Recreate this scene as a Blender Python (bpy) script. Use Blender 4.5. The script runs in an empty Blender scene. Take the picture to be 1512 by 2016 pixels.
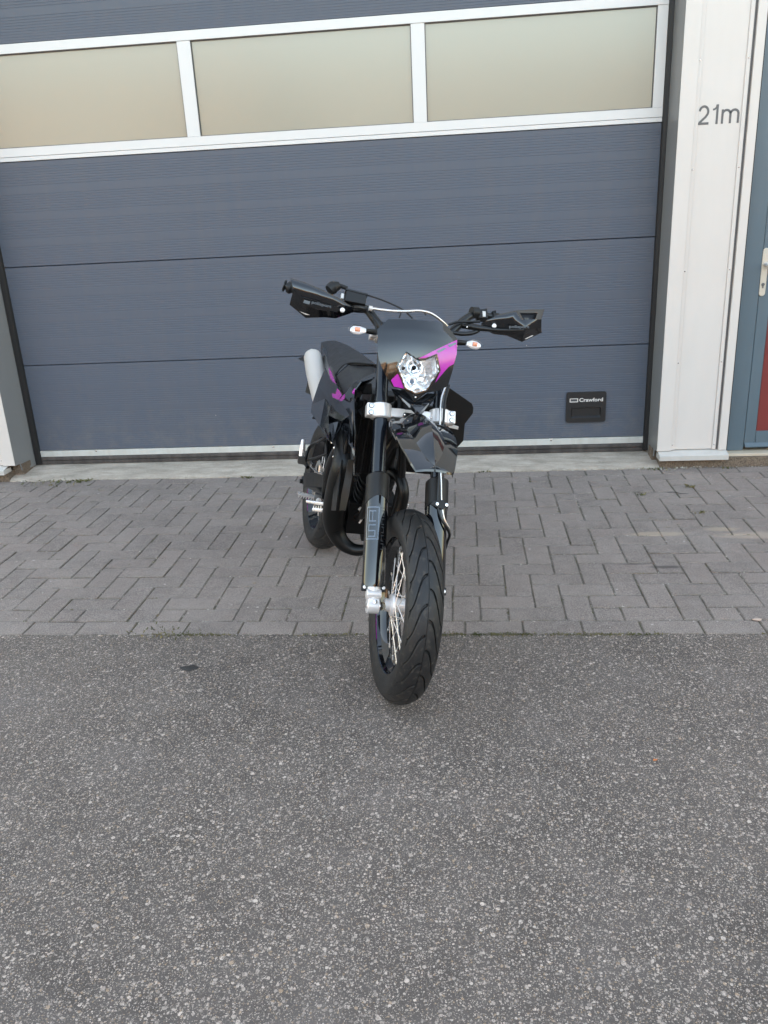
import bpy, bmesh, math, random
from mathutils import Vector, Matrix
from mathutils.geometry import delaunay_2d_cdt
random.seed(7)
S = bpy.context.scene
COL = S.collection
R = math.radians

# ------------------------------------------------------------------ camera
cd = bpy.data.cameras.new('camera'); cam = bpy.data.objects.new('camera', cd); COL.objects.link(cam)
cam.matrix_world = Matrix([[0.994943,0.016053,0.099147,0.096002],[0.087860,0.339204,-0.936601,-4.654336],[-0.048666,0.940576,0.336079,1.429967],[0,0,0,1]])
cd.sensor_width = 36; cd.sensor_fit = 'HORIZONTAL'; cd.lens = 38.3673
cd.clip_start = .05; cd.clip_end = 2000
S.camera = cam
S.render.resolution_x = 768; S.render.resolution_y = 1024

# ------------------------------------------------------------------ light: low sun behind the building, forecourt in open shade
SUN_E = R(10); SUN_R = R(-12)
w = bpy.data.worlds.new('World'); S.world = w; w.use_nodes = True
nt = w.node_tree; nt.nodes.clear()
sky = nt.nodes.new('ShaderNodeTexSky'); sky.sky_type = 'NISHITA'; sky.sun_disc = False
sky.sun_elevation = SUN_E; sky.sun_rotation = SUN_R; sky.air_density = 1.0; sky.dust_density = 2.5; sky.ozone_density = 1.0
tint = nt.nodes.new('ShaderNodeMix'); tint.data_type = 'RGBA'; tint.blend_type = 'MULTIPLY'; tint.inputs[0].default_value = 1
tint.inputs[7].default_value = (1.0, .835, .71, 1)
bg = nt.nodes.new('ShaderNodeBackground'); bg.inputs[1].default_value = .15
wo = nt.nodes.new('ShaderNodeOutputWorld')
nt.links.new(sky.outputs[0], tint.inputs[6]); nt.links.new(tint.outputs[2], bg.inputs[0]); nt.links.new(bg.outputs[0], wo.inputs[0])
sl = bpy.data.lights.new('sun', 'SUN'); sl.energy = 2.0; sl.angle = R(.5); sl.color = (1, .84, .66)
so = bpy.data.objects.new('sun', sl); COL.objects.link(so)
sd = Vector((math.sin(SUN_R) * math.cos(SUN_E), math.cos(SUN_R) * math.cos(SUN_E), math.sin(SUN_E)))
so.rotation_euler = (-sd).to_track_quat('-Z', 'Y').to_euler()
S.view_settings.view_transform = 'Standard'; S.view_settings.look = 'None'; S.view_settings.gamma = 1
S.view_settings.exposure = 3.78

# ------------------------------------------------------------------ materials
class NT:
    def __init__(s, name):
        s.m = bpy.data.materials.new(name); s.m.use_nodes = True; s.t = s.m.node_tree
        s.gm = {'worn_asphalt': (1.09, 1.03, 1.03), 'concrete_paver': (1.03, .965, .98), 'apron_concrete': (1.0, .96, .94)}.get(name, (1, 1, 1))
        s.b = s.t.nodes['Principled BSDF']; s.out = s.t.nodes['Material Output']
    def n(s, typ, **kw):
        nd = s.t.nodes.new('ShaderNode' + typ)
        for k, v in kw.items(): setattr(nd, k, v)
        return nd
    def l(s, a, b): s.t.links.new(a, b)
    def put(s, sock, v):
        if isinstance(v, bpy.types.NodeSocket): s.l(v, sock)
        else: sock.default_value = v
    def math(s, op, a, b=0.5, c=0.5, clamp=False):
        nd = s.n('Math', operation=op, use_clamp=clamp)
        s.put(nd.inputs[0], a); s.put(nd.inputs[1], b); s.put(nd.inputs[2], c); return nd.outputs[0]
    def mix(s, f, a, b, mode='MIX'):
        nd = s.n('Mix', data_type='RGBA', blend_type=mode)
        s.put(nd.inputs[0], f)
        wb = lambda c: c if isinstance(c, bpy.types.NodeSocket) else (min(1, c[0] * 1.03 * s.gm[0]), c[1] * .955 * s.gm[1], c[2] * .885 * s.gm[2], 1)
        s.put(nd.inputs[6], wb(a)); s.put(nd.inputs[7], wb(b))
        return nd.outputs[2]
    def coord(s, scale=(1, 1, 1)):
        tc = s.n('TexCoord'); mp = s.n('Mapping'); mp.inputs[3].default_value = scale; s.l(tc.outputs['Object'], mp.inputs[0]); return mp.outputs[0]
    def noise(s, co, scale, detail=3, rough=.55, out=0):
        nd = s.n('TexNoise'); s.l(co, nd.inputs[0]); nd.inputs['Scale'].default_value = scale
        nd.inputs['Detail'].default_value = detail; nd.inputs['Roughness'].default_value = rough; return nd.outputs[out]
    def vor(s, co, scale, feature='F1', out='Distance', rnd=1):
        nd = s.n('TexVoronoi', feature=feature); s.l(co, nd.inputs['Vector']); nd.inputs['Scale'].default_value = scale
        nd.inputs['Randomness'].default_value = rnd; return nd.outputs[out]
    def ramp(s, f, stops):
        nd = s.n('ValToRGB'); e = nd.color_ramp.elements
        while len(e) < len(stops): e.new(.5)
        for i, (p, c) in enumerate(stops):
            e[i].position = p; e[i].color = (c, c, c, 1) if not isinstance(c, tuple) else (*c, 1)
        s.l(f, nd.inputs[0]); return nd.outputs[0]
    def bump(s, h, dist, strength=1):
        nd = s.n('Bump'); nd.inputs['Distance'].default_value = dist; nd.inputs['Strength'].default_value = strength
        s.l(h, nd.inputs['Height']); s.l(nd.outputs[0], s.b.inputs['Normal']); return nd
    def set(s, base=None, rough=None, metal=None, coat=None, spec=None, trans=None, ior=None):
        for k, v in (('Base Color', base), ('Roughness', rough), ('Metallic', metal), ('Coat Weight', coat), ('Specular IOR Level', spec), ('Transmission Weight', trans), ('IOR', ior)):
            if v is None: continue
            s.put(s.b.inputs[k], (*v, 1) if isinstance(v, tuple) else v)
        return s

def simple(name, base, rough, metal=0, coat=0, bscale=0, bdist=0, var=.12, vscale=6, spec=.5):
    m = NT(name); co = m.coord()
    f = m.noise(co, vscale, 4)
    lo = tuple(c * (1 - var) for c in base); hi = tuple(min(1, c * (1 + var)) for c in base)
    m.set(m.mix(f, lo, hi), None, metal, coat, spec)
    g = m.noise(co, vscale * 5, 4)
    m.l(m.math('MULTIPLY_ADD', g, rough * .5, rough * .75), m.b.inputs['Roughness'])
    if bdist: m.bump(m.noise(co, bscale, 3), bdist)
    return m.m

M = {}
M['gloss'] = simple('black_gloss_plastic', (.004, .0045, .006), .07, coat=.35, var=.2, vscale=9, bscale=14, bdist=.0004, spec=.6)
M['satin'] = simple('black_satin_metal', (.006, .006, .0065), .30, var=.2, bscale=300, bdist=.0001, spec=.4)
M['matt'] = simple('black_textured_plastic', (.010, .010, .011), .45, bscale=700, bdist=.0002, spec=.3)
M['deep'] = simple('dark_engine_metal', (.004, .004, .0045), .45, var=.3, spec=.2)
M['seat'] = simple('seat_vinyl', (.022, .023, .027), .38, bscale=500, bdist=.0003, spec=.5)
M['anod'] = simple('anodised_black_tube', (.010, .013, .02), .16, metal=.2, var=.1)
M['silver'] = simple('silver_painted_alloy', (.72, .73, .76), .32, metal=.35, var=.05, bscale=250, bdist=.0001)
M['steel'] = simple('polished_steel', (.62, .63, .65), .25, metal=1, var=.1)
M['spoke'] = simple('stainless_spoke', (.80, .80, .82), .28, metal=.7, var=.08)
M['chrome'] = simple('chrome', (.85, .86, .88), .07, metal=1, var=.03)
M['exhaust'] = simple('heat_black_exhaust', (.004, .004, .004), .38, var=.2, bscale=300, bdist=.0001, spec=.3)
M['magenta'] = simple('magenta_vinyl', (.40, .018, .38), .16, coat=.4, var=.06)
M['greyvinyl'] = simple('grey_vinyl', (.10, .13, .18), .2, coat=.4, var=.1)
M['canister'] = simple('satin_aluminium', (.52, .52, .52), .38, metal=.25, var=.06, bscale=200, bdist=.0001)
M['amber'] = simple('amber_bulb', (.85, .36, .22), .25, var=.1)
M['dimgrey'] = simple('dim_grey_print', (.05, .055, .06), .3, var=.1)
M['mesh'] = simple('radiator_core', (.004, .004, .0045), .55, var=.3, bscale=400, bdist=.001, spec=.15)
def rubber():
    m = NT('tyre_rubber'); co = m.coord()
    c = m.mix(m.ramp(m.noise(co, 9, 5), [(.4, 0.), (.7, 1.)]), (.012, .0125, .014), (.022, .0215, .021))
    c = m.mix(m.ramp(m.noise(co, 60, 4), [(.55, 0.), (.75, 1.)]), c, (.055, .050, .044))
    m.set(c, .50, 0, 0, .36); m.bump(m.noise(co, 500, 3), .0003); return m.m
M['rubber'] = rubber()
def clear(name, tintc, rough=.03):
    m = NT(name); co = m.coord()
    m.set(tintc, rough, trans=1.0, ior=1.12)
    m.bump(m.noise(co, 60, 2), .0004); return m.m
M['lens'] = clear('clear_lens', (.97, .98, 1.))
def reflector():
    m = NT('faceted_reflector'); co = m.coord()
    m.set((.97, .97, .97), .15, .78)
    m.bump(m.vor(co, 62), .0045, .8); return m.m
M['refl'] = reflector()

def asphalt():
    m = NT('worn_asphalt'); co0 = m.coord()
    wob = m.n('Mix', data_type='VECTOR'); wob.inputs[0].default_value = .0045
    nz = m.n('TexNoise'); m.l(co0, nz.inputs[0]); nz.inputs['Scale'].default_value = 110; nz.inputs['Detail'].default_value = 2
    va = m.n('VectorMath', operation='SUBTRACT'); m.l(nz.outputs['Color'], va.inputs[0]); va.inputs[1].default_value = (.5, .5, .5)
    vs = m.n('VectorMath', operation='SCALE'); m.l(va.outputs[0], vs.inputs[0]); vs.inputs['Scale'].default_value = .006
    vv = m.n('VectorMath', operation='ADD'); m.l(co0, vv.inputs[0]); m.l(vs.outputs[0], vv.inputs[1]); co = vv.outputs[0]
    big = m.noise(co0, .9, 4); mid = m.noise(co0, 6, 5)
    base = m.mix(m.ramp(big, [(.35, 0.), (.65, 1.)]), (.070, .063, .056), (.110, .099, .089))
    base = m.mix(m.ramp(mid, [(.40, 0.), (.66, .7)]), base, (.132, .121, .110))
    base = m.mix(m.ramp(m.noise(co0, 900, 2), [(.35, 0.), (.7, 1.)]), base, m.mix(.55, base, (.014, .013, .013)))
    h = None
    for sc, thr, rad, dens in ((85, .84, .46, .9), (140, .50, .50, .9), (240, .30, .56, .9), (430, .34, .58, .8)):
        vd = m.n('TexVoronoi'); m.l(co, vd.inputs['Vector']); vd.inputs['Scale'].default_value = sc
        sep = m.n('SeparateColor'); m.l(vd.outputs['Color'], sep.inputs[0])
        lim = m.math('MULTIPLY', sep.outputs[1], rad)
        lim = m.math('ADD', lim, .08)
        d = m.math('SUBTRACT', lim, vd.outputs['Distance'])
        mask = m.math('MULTIPLY', m.math('MULTIPLY', d, 14, clamp=True), m.math('GREATER_THAN', sep.outputs[0], thr))
        mask = m.math('MULTIPLY', mask, dens)
        stone = m.mix(m.math('POWER', sep.outputs[2], 1.9), (.115, .106, .096), (.57, .525, .47))
        warm = m.math('GREATER_THAN', m.math('FRACT', m.math('MULTIPLY', sep.outputs[2], 17.3)), .90)
        stone = m.mix(m.math('MULTIPLY', warm, .7), stone, (.30, .22, .13))
        base = m.mix(mask, base, stone)
        hh = m.math('MULTIPLY', mask, 60. / sc)
        h = hh if h is None else m.math('MAXIMUM', h, hh)
    # dried pale scuffs and dark spots
    sc_ = m.math('MULTIPLY', m.ramp(m.noise(co0, 2.3, 6, .65), [(.54, 0.), (.74, .30)]), 1)
    base = m.mix(sc_, base, (.20, .19, .185))
    base = m.mix(m.ramp(m.noise(co0, 1.7, 5, .7), [(.62, 0.), (.8, .45)]), base, (.045, .043, .042))
    m.set(base, .68, 0, 0, .5)
    h2 = m.math('ADD', h, m.math('MULTIPLY', m.noise(co0, 240, 3), .5))
    m.bump(h2, .0022, .85)
    return m.m
M['asphalt'] = asphalt()

def paver():
    m = NT('concrete_paver'); co = m.coord()
    at = m.n('Attribute', attribute_name='tone'); sp = m.n('SeparateColor'); m.l(at.outputs['Color'], sp.inputs[0])
    c = m.mix(sp.outputs[0], (.134, .121, .109), (.196, .176, .158))
    c = m.mix(m.math('MULTIPLY', sp.outputs[1], .55), c, (.200, .168, .150))
    c = m.mix(m.ramp(m.noise(co, 3.2, 6, .7), [(.42, 0.), (.66, .6)]), c, (.27, .25, .225))
    c = m.mix(m.ramp(m.noise(co, 22, 6, .7), [(.45, 0.), (.75, .6)]), c, (.29, .275, .255))
    c = m.mix(m.ramp(m.noise(co, 200, 4, .75), [(.44, 0.), (.66, .85)]), c, (.38, .36, .33))
    c = m.mix(m.ramp(m.noise(co, 330, 2), [(.32, .8), (.46, 0.)]), c, (.055, .05, .047))
    vd = m.n('TexVoronoi'); m.l(co, vd.inputs['Vector']); vd.inputs['Scale'].default_value = 26
    s2 = m.n('SeparateColor'); m.l(vd.outputs['Color'], s2.inputs[0])
    spot = m.math('MULTIPLY', m.math('LESS_THAN', vd.outputs['Distance'], m.math('MULTIPLY', s2.outputs[1], .16)), m.math('GREATER_THAN', s2.outputs[0], .80))
    c = m.mix(m.math('MULTIPLY', spot, .75), c, (.50, .49, .46))
    c = m.mix(m.math('MULTIPLY', sp.outputs[2], m.ramp(m.noise(co, 16, 5, .75), [(.34, .12), (.62, .95)])), c, m.mix(m.ramp(m.noise(co, 14, 3), [(.4, 0.), (.6, 1.)]), (.040, .038, .032), (.085, .082, .045)))
    # sandy wash over three or four stones, dark rubber smear
    tc = m.n('TexCoord')
    for (x, y, rx, ry, col, st) in ((.98, -1.03, .17, .035, (.36, .32, .25), .75), (1.42, -1.06, .24, .05, (.36, .32, .26), .75), (1.28, -.98, .10, .03, (.36, .32, .24), .6), (.93, -1.41, .09, .02, (.05, .045, .045), .7), (.80, -1.375, .09, .015, (.05, .045, .045), .5)):
        mp = m.n('Mapping', vector_type='TEXTURE'); mp.inputs[1].default_value = (x, y, 0); mp.inputs[3].default_value = (rx, ry, 1); m.l(tc.outputs['Object'], mp.inputs[0])
        ln = m.n('VectorMath', operation='LENGTH'); m.l(mp.outputs[0], ln.inputs[0])
        f = m.math('SUBTRACT', 1.25, m.math('ADD', ln.outputs['Value'], m.math('MULTIPLY', m.noise(co, 45, 4), .6)), clamp=True)
        c = m.mix(m.math('MULTIPLY', m.math('MULTIPLY', f, 2.5, clamp=True), st), c, col)
    m.set(c, .72, 0, 0, .45)
    m.bump(m.math('ADD', m.noise(co, 300, 4, .7), m.math('MULTIPLY', m.noise(co, 40, 3), .6)), .0014)
    return m.m
M['paver'] = paver()
def granular(name, a, b, sc=250, rough=.9, bd=.003, c3=None):
    m = NT(name); co = m.coord()
    c = m.mix(m.ramp(m.noise(co, sc, 4, .7), [(.35, 0.), (.68, 1.)]), a, b)
    if c3: c = m.mix(m.ramp(m.noise(co, 8, 4), [(.45, 0.), (.65, .9)]), c, c3)
    m.set(c, rough); m.bump(m.noise(co, sc, 4, .7), bd); return m.m
M['sand'] = granular('joint_sand', (.045, .040, .034), (.26, .23, .19), 300, c3=(.075, .080, .035))
M['plinth'] = granular('rough_brown_plinth', (.06, .042, .03), (.26, .21, .16), 160, bd=.006)
M['ground'] = granular('ground_soil', (.06, .055, .05), (.12, .11, .1), 20)
def slabm():
    m = NT('apron_concrete'); co = m.coord(); co2 = m.coord((1, 3.2, 1))
    c = m.mix(m.ramp(m.noise(co2, 5, 6, .7), [(.36, 0.), (.64, 1.)]), (.25, .235, .205), (.47, .445, .40))
    c = m.mix(m.ramp(m.noise(co, 1.3, 5, .7), [(.45, 0.), (.7, .6)]), c, (.30, .285, .25))
    c = m.mix(m.ramp(m.noise(co, 14, 6, .75), [(.60, 0.), (.75, .8)]), c, (.17, .15, .12))
    c = m.mix(m.ramp(m.noise(co, 120, 4, .7), [(.5, 0.), (.8, .5)]), c, (.60, .59, .56))
    m.set(c, .85); m.bump(m.math('ADD', m.noise(co, 90, 5, .7), m.noise(co, 9, 3)), .004); return m.m
M['slab'] = slabm()
def coated(name, base, rough=.38, can=.004, spec=.5, grime=.1, gcol=(.1, .1, .1), speck=0):
    m = NT(name); co = m.coord(); co2 = m.coord((6, 6, .8))
    c = m.mix(m.ramp(m.noise(co2, 3, 5, .6), [(.4, 0.), (.75, grime)]), base, gcol)
    c = m.mix(m.ramp(m.noise(co, 70, 3), [(.72, 0.), (.76, speck)]), c, tuple(min(1, v * 1.8 + .02) for v in base))
    if name == 'slate_door_panel':     # dust splashed on the lowest panel
        sp = m.n('SeparateXYZ'); m.l(co, sp.inputs[0])
        d = m.n('MapRange'); m.l(sp.outputs[2], d.inputs[0]); d.inputs[1].default_value = .45; d.inputs[2].default_value = .12
        c = m.mix(m.math('MULTIPLY', d.outputs[0], m.ramp(m.noise(co, 9, 6, .75), [(.46, 0.), (.75, .5)])), c, (.16, .155, .145))
        v = m.n('TexVoronoi'); m.l(co, v.inputs['Vector']); v.inputs['Scale'].default_value = 5
        c = m.mix(m.math('MULTIPLY', m.math('LESS_THAN', v.outputs['Distance'], .016), .7), c, (.42, .42, .42))
    m.set(c, rough, 0, 0, spec)
    m.bump(m.math('ADD', m.noise(co, 2.2, 2), m.math('MULTIPLY', m.noise(co, 900, 2), .03)), can)
    return m.m
M['cladding'] = coated('offwhite_cladding', (.555, .54, .53), .35, .006, .5, .10, (.45, .42, .38))
M['sill'] = coated('sill_aluminium', (.48, .48, .47), .35, .002, .5, .25, (.3, .29, .27))
M['jamb'] = coated('grey_jamb', (.19, .20, .21), .30, .006, .5, .2, (.16, .16, .16))
M['panel'] = coated('slate_door_panel', (.075, .092, .127), .42, .002, .35, .3, (.100, .102, .115), speck=.25)
M['frame'] = coated('silver_frame', (.58, .60, .62), .34, .001, .5, .08, (.5, .5, .5))
M['rail'] = coated('dirty_bottom_rail', (.47, .50, .50), .42, .002, .5, .5, (.33, .33, .30))
M['seal'] = coated('black_rubber_seal', (.012, .012, .013), .5, .002, .4, .3, (.03, .028, .026))
M['weather'] = coated('dusty_floor_seal', (.035, .032, .032), .6, .003, .3, .7, (.11, .10, .095))
M['doorblue'] = coated('bluegrey_paint', (.088, .130, .165), .36, .003, .5, .35, (.075, .10, .12))
M['doorred'] = coated('dark_red_paint', (.16, .028, .026), .34, .003, .5, .1, (.12, .03, .03))
M['thresh'] = coated('beige_threshold', (.50, .45, .37), .5, .002, .4, .3, (.4, .33, .25))
M['handle'] = coated('champagne_aluminium', (.50, .47, .41), .3, .0, .5, .1, (.4, .4, .38))
M['numeral'] = simple('dark_grey_letter', (.10, .10, .105), .5)
M['white'] = simple('white_print', (.62, .62, .62), .4)
M['lightplastic'] = simple('black_handle_plastic', (.010, .010, .011), .42, bscale=800, bdist=.0002)
def pane():
    m = NT('frosted_acrylic'); co = m.coord()
    c = m.mix(m.noise(co, .8, 1), (.212, .218, .180), (.228, .232, .190))
    m.set(c, .30, 0, .8, .7); m.b.inputs['Coat Roughness'].default_value = .16
    m.bump(m.noise(co, .9, 1), .012); return m.m
M['pane'] = pane()
M['brick'] = granular('opposite_brick', (.13, .105, .085), (.20, .165, .135), 3, bd=.0)
M['dark'] = simple('opposite_dark_door', (.03, .03, .035), .4)
def mossm():
    m = NT('moss_and_dry_grass'); co = m.coord()
    m.set(m.mix(m.ramp(m.noise(co, 12, 3), [(.4, 0.), (.6, 1.)]), (.055, .065, .018), (.20, .18, .09)), .9); return m.m
M['moss'] = mossm()
def pebm():
    m = NT('pale_grit'); co = m.coord()
    m.set(m.mix(m.ramp(m.noise(co, 40, 2), [(.35, 0.), (.65, 1.)]), (.14, .13, .115), (.50, .48, .44)), .8); return m.m
M['grit'] = pebm()

# ------------------------------------------------------------------ object helpers
def tag(o, label=None, cat=None, kind=None, group=None):
    if label: o['label'] = label
    if cat: o['category'] = cat
    if kind: o['kind'] = kind
    if group: o['group'] = group
    return o
def thing(name, loc, label, cat):
    o = bpy.data.objects.new(name, None); COL.objects.link(o); o.location = loc; o.empty_display_size = .1
    return tag(o, label, cat)
def obj(name, bm, mat, parent=None, sharp=32, bevel=0, seg=2, local=None):
    bmesh.ops.remove_doubles(bm, verts=bm.verts, dist=1e-6)
    bmesh.ops.recalc_face_normals(bm, faces=bm.faces)
    for f in bm.faces: f.smooth = True
    for e in bm.edges:
        if len(e.link_faces) == 2: e.smooth = e.calc_face_angle(0) < R(sharp)
    me = bpy.data.meshes.new(name); bm.to_mesh(me); bm.free()
    o = bpy.data.objects.new(name, me); COL.objects.link(o)
    for mm in (mat if isinstance(mat, (list, tuple)) else [mat]): me.materials.append(M[mm] if isinstance(mm, str) else mm)
    if parent: o.parent = parent
    if local is not None: o.matrix_parent_inverse = Matrix(); o.matrix_local = local
    if bevel:
        b = o.modifiers.new('bevel', 'BEVEL'); b.width = bevel; b.segments = seg; b.limit_method = 'ANGLE'; b.angle_limit = R(30); b.harden_normals = False
    return o
def BM(): return bmesh.new()
def box(bm, x0, x1, y0, y1, z0, z1, mi=0):
    vs = [bm.verts.new((x, y, z)) for z in (z0, z1) for y in (y0, y1) for x in (x0, x1)]
    for f in ((0, 2, 3, 1), (4, 5, 7, 6), (0, 1, 5, 4), (2, 6, 7, 3), (0, 4, 6, 2), (1, 3, 7, 5)):
        fc = bm.faces.new([vs[i] for i in f]); fc.material_index = mi
    return vs
def hexa(bm, pts):
    vs = [bm.verts.new(p) for p in pts]
    for f in ((0, 1, 2, 3), (7, 6, 5, 4), (0, 4, 5, 1), (1, 5, 6, 2), (2, 6, 7, 3), (3, 7, 4, 0)): bm.faces.new([vs[i] for i in f])
def prism(bm, pts, vec):
    a = [bm.verts.new(p) for p in pts]; v = Vector(vec); b = [bm.verts.new(Vector(p) + v) for p in pts]
    bm.faces.new(a); bm.faces.new(b[::-1]); n = len(a)
    for i in range(n): bm.faces.new((a[i], b[i], b[(i + 1) % n], a[(i + 1) % n]))
def smooth_path(pts, k=6):
    P = [Vector(p) for p in pts]
    if len(P) < 3: return P
    out = []
    for i in range(len(P) - 1):
        p0 = P[i - 1] if i else P[0] * 2 - P[1]; p1 = P[i]; p2 = P[i + 1]; p3 = P[i + 2] if i + 2 < len(P) else P[-1] * 2 - P[-2]
        for j in range(k):
            t = j / k
            out.append(.5 * ((2 * p1) + (p2 - p0) * t + (2 * p0 - 5 * p1 + 4 * p2 - p3) * t * t + (3 * p1 - p0 - 3 * p2 + p3) * t ** 3))
    out.append(P[-1]); return out
def tube(bm, pts, r, seg=14, k=6, squash=None, caps=True, mi=0):
    """r: number or list matched to pts; squash=(axis vector, factor)"""
    rr = r if isinstance(r, (list, tuple)) else [r] * len(pts)
    P = smooth_path(pts, k)
    if len(pts) < 3: Rr = list(rr)
    else:
        Rr = []
        for i in range(len(pts) - 1):
            for j in range(k): Rr.append(rr[i] + (rr[i + 1] - rr[i]) * (j / k))
        Rr.append(rr[-1])
    rings = []; up = None
    for i, p in enumerate(P):
        d = (P[min(i + 1, len(P) - 1)] - P[max(i - 1, 0)]).normalized()
        if up is None:
            up = Vector((0, 0, 1)) if abs(d.z) < .9 else Vector((0, 1, 0))
        u = (up - d * up.dot(d)).normalized(); v = d.cross(u); up = u
        ring = []
        for s_ in range(seg):
            a = 2 * math.pi * s_ / seg; o = u * math.cos(a) + v * math.sin(a)
            if squash: ax = Vector(squash[0]).normalized(); o = o - ax * o.dot(ax) * (1 - squash[1])
            ring.append(bm.verts.new(p + o * Rr[i]))
        rings.append(ring)
    for a, b in zip(rings, rings[1:]):
        for i in range(seg):
            f = bm.faces.new((a[i], a[(i + 1) % seg], b[(i + 1) % seg], b[i])); f.material_index = mi
    if caps:
        bm.faces.new(rings[0][::-1]).material_index = mi; bm.faces.new(rings[-1]).material_index = mi
def lathe(bm, prof, axis='y', seg=48, c=(0, 0, 0), closed=False, mi=0):
    """prof: list of (radius, along)"""
    rings = []
    for (r, h) in prof:
        ring = []
        for i in range(seg):
            a = 2 * math.pi * i / seg; x, y = r * math.cos(a), r * math.sin(a)
            q = {'y': (x, h, y), 'z': (x, y, h), 'x': (h, x, y)}[axis]
            ring.append(bm.verts.new(Vector(q) + Vector(c)))
        rings.append(ring)
    pr = list(zip(rings, rings[1:])) + ([(rings[-1], rings[0])] if closed else [])
    for a, b in pr:
        for i in range(seg):
            f = bm.faces.new((a[i], a[(i + 1) % seg], b[(i + 1) % seg], b[i])); f.material_index = mi
    if not closed: bm.faces.new(rings[0][::-1]).material_index = mi; bm.faces.new(rings[-1]).material_index = mi
def grid(bm, rows, thick, nrm=None, sub=0):
    """rows of points -> shell of given thickness (offset along -vertex normal or the given vector)"""
    t = bmesh.new(); V = [[t.verts.new(p) for p in r] for r in rows]
    for a, b in zip(V, V[1:]):
        for i in range(len(a) - 1): t.faces.new((a[i], a[i + 1], b[i + 1], b[i]))
    solid(bm, t, thick, nrm)
def solid(bm, t, thick, nrm=None):
    t.normal_update()
    if nrm is not None:
        s = sum((f.normal for f in t.faces), Vector()).dot(Vector(nrm))
        if s < 0: bmesh.ops.reverse_faces(t, faces=t.faces); t.normal_update()
    front = {}; back = {}
    for v in t.verts:
        front[v] = bm.verts.new(v.co); back[v] = bm.verts.new(v.co - v.normal * thick)
    for f in t.faces:
        bm.faces.new([front[v] for v in f.verts]); bm.faces.new([back[v] for v in reversed(f.verts)])
    for e in t.edges:
        if len(e.link_faces) == 1:
            a, b = e.verts; bm.faces.new((front[a], back[a], back[b], front[b]))
    t.free()
def inside(p, poly):
    c = False; n = len(poly)
    for i in range(n):
        (x1, y1), (x2, y2) = poly[i], poly[i - 1]
        if (y1 > p[1]) != (y2 > p[1]) and p[0] < (x2 - x1) * (p[1] - y1) / (y2 - y1) + x1: c = not c
    return c
def sheet(bm, outline, f, thick, step=.012, holes=()):
    """outline in (y,s); surface n=f(y,s); thickness backwards"""
    pts = []; edges = []
    def loop(ol):
        base = len(pts); q = []
        for i in range(len(ol)):
            a = Vector(ol[i][:2]); b = Vector(ol[(i + 1) % len(ol)][:2]); k = max(1, int((b - a).length / step))
            for j in range(k): q.append(a.lerp(b, j / k))
        for p in q: pts.append(p)
        for i in range(len(q)): edges.append((base + i, base + (i + 1) % len(q)))
    loop(outline)
    for h in holes: loop(h)
    xs = [p[0] for p in outline]; ys = [p[1] for p in outline]
    nb = len(pts)
    y = min(ys) + step * .5
    while y < max(ys):
        x = min(xs) + step * .5
        while x < max(xs):
            if inside((x, y), [tuple(o[:2]) for o in outline]) and not any(inside((x, y), [tuple(o[:2]) for o in h]) for h in holes):
                if min((Vector((x, y)) - p).length for p in pts[:nb]) > step * .45: pts.append(Vector((x, y)))
            x += step
        y += step
    vo, eo, fo, *_ = delaunay_2d_cdt([Vector(p) for p in pts], edges, [], 1, 1e-6)
    t = bmesh.new(); V = [t.verts.new((f(p[0], p[1]), p[0], p[1])) for p in vo]
    for fc in fo:
        c = sum((Vector(vo[i]) for i in fc), Vector((0, 0))) / len(fc)
        if any(inside(c, [tuple(o[:2]) for o in h]) for h in holes): continue
        try: t.faces.new([V[i] for i in fc])
        except ValueError: pass
    for v in [v for v in t.verts if not v.link_faces]: t.verts.remove(v)
    solid(bm, t, thick, (1, 0, 0))
def text_obj(name, body, size, mat, parent, mtx, extrude=.0006, font_shear=0, xscale=1.0, bold=0):
    cu = bpy.data.curves.new(name, 'FONT'); cu.body = body; cu.size = size; cu.extrude = extrude; cu.resolution_u = 3
    cu.shear = font_shear; cu.offset = bold
    tmp = bpy.data.objects.new(name, cu); COL.objects.link(tmp)
    dg = bpy.context.evaluated_depsgraph_get(); me = bpy.data.meshes.new_from_object(tmp.evaluated_get(dg)); bpy.data.objects.remove(tmp)
    me.transform(Matrix.Diagonal((xscale, 1, 1, 1)))
    me.materials.clear(); me.materials.append(M[mat]); me.name = name
    o = bpy.data.objects.new(name, me); COL.objects.link(o); o.parent = parent; o.matrix_local = mtx; return o

# ------------------------------------------------------------------ ground
def plane(name, x0, x1, y0, y1, z, mat, label=None):
    bm = BM(); vs = [bm.verts.new(p) for p in ((x0, y0, z), (x1, y0, z), (x1, y1, z), (x0, y1, z))]; bm.faces.new(vs)
    return tag(obj(name, bm, mat), kind='structure')
plane('ground', -600, 600, -600, 600, -.12, 'ground')
A = 1.995
bm = BM()      # asphalt sheet, its edge against the pavers slightly ragged
xs = [-300, -60, -12] + [i * .04 - 7 for i in range(351)] + [12, 60, 300]
top = [bm.verts.new((x, -A + (random.uniform(-.006, .008) if abs(x) <= 7 else 0), -.002)) for x in xs]
dn = [bm.verts.new((x, -300, -.002)) for x in xs]; lo = [bm.verts.new((v.co.x, v.co.y, -.05)) for v in top]
for i in range(len(xs) - 1):
    bm.faces.new((dn[i], dn[i + 1], top[i + 1], top[i])); bm.faces.new((top[i], top[i + 1], lo[i + 1], lo[i]))
tag(obj('asphalt_road', bm, 'asphalt'), kind='structure')
plane('joint_sand', -8, 8, -A - .02, .12, -.0048, 'sand')

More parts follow.
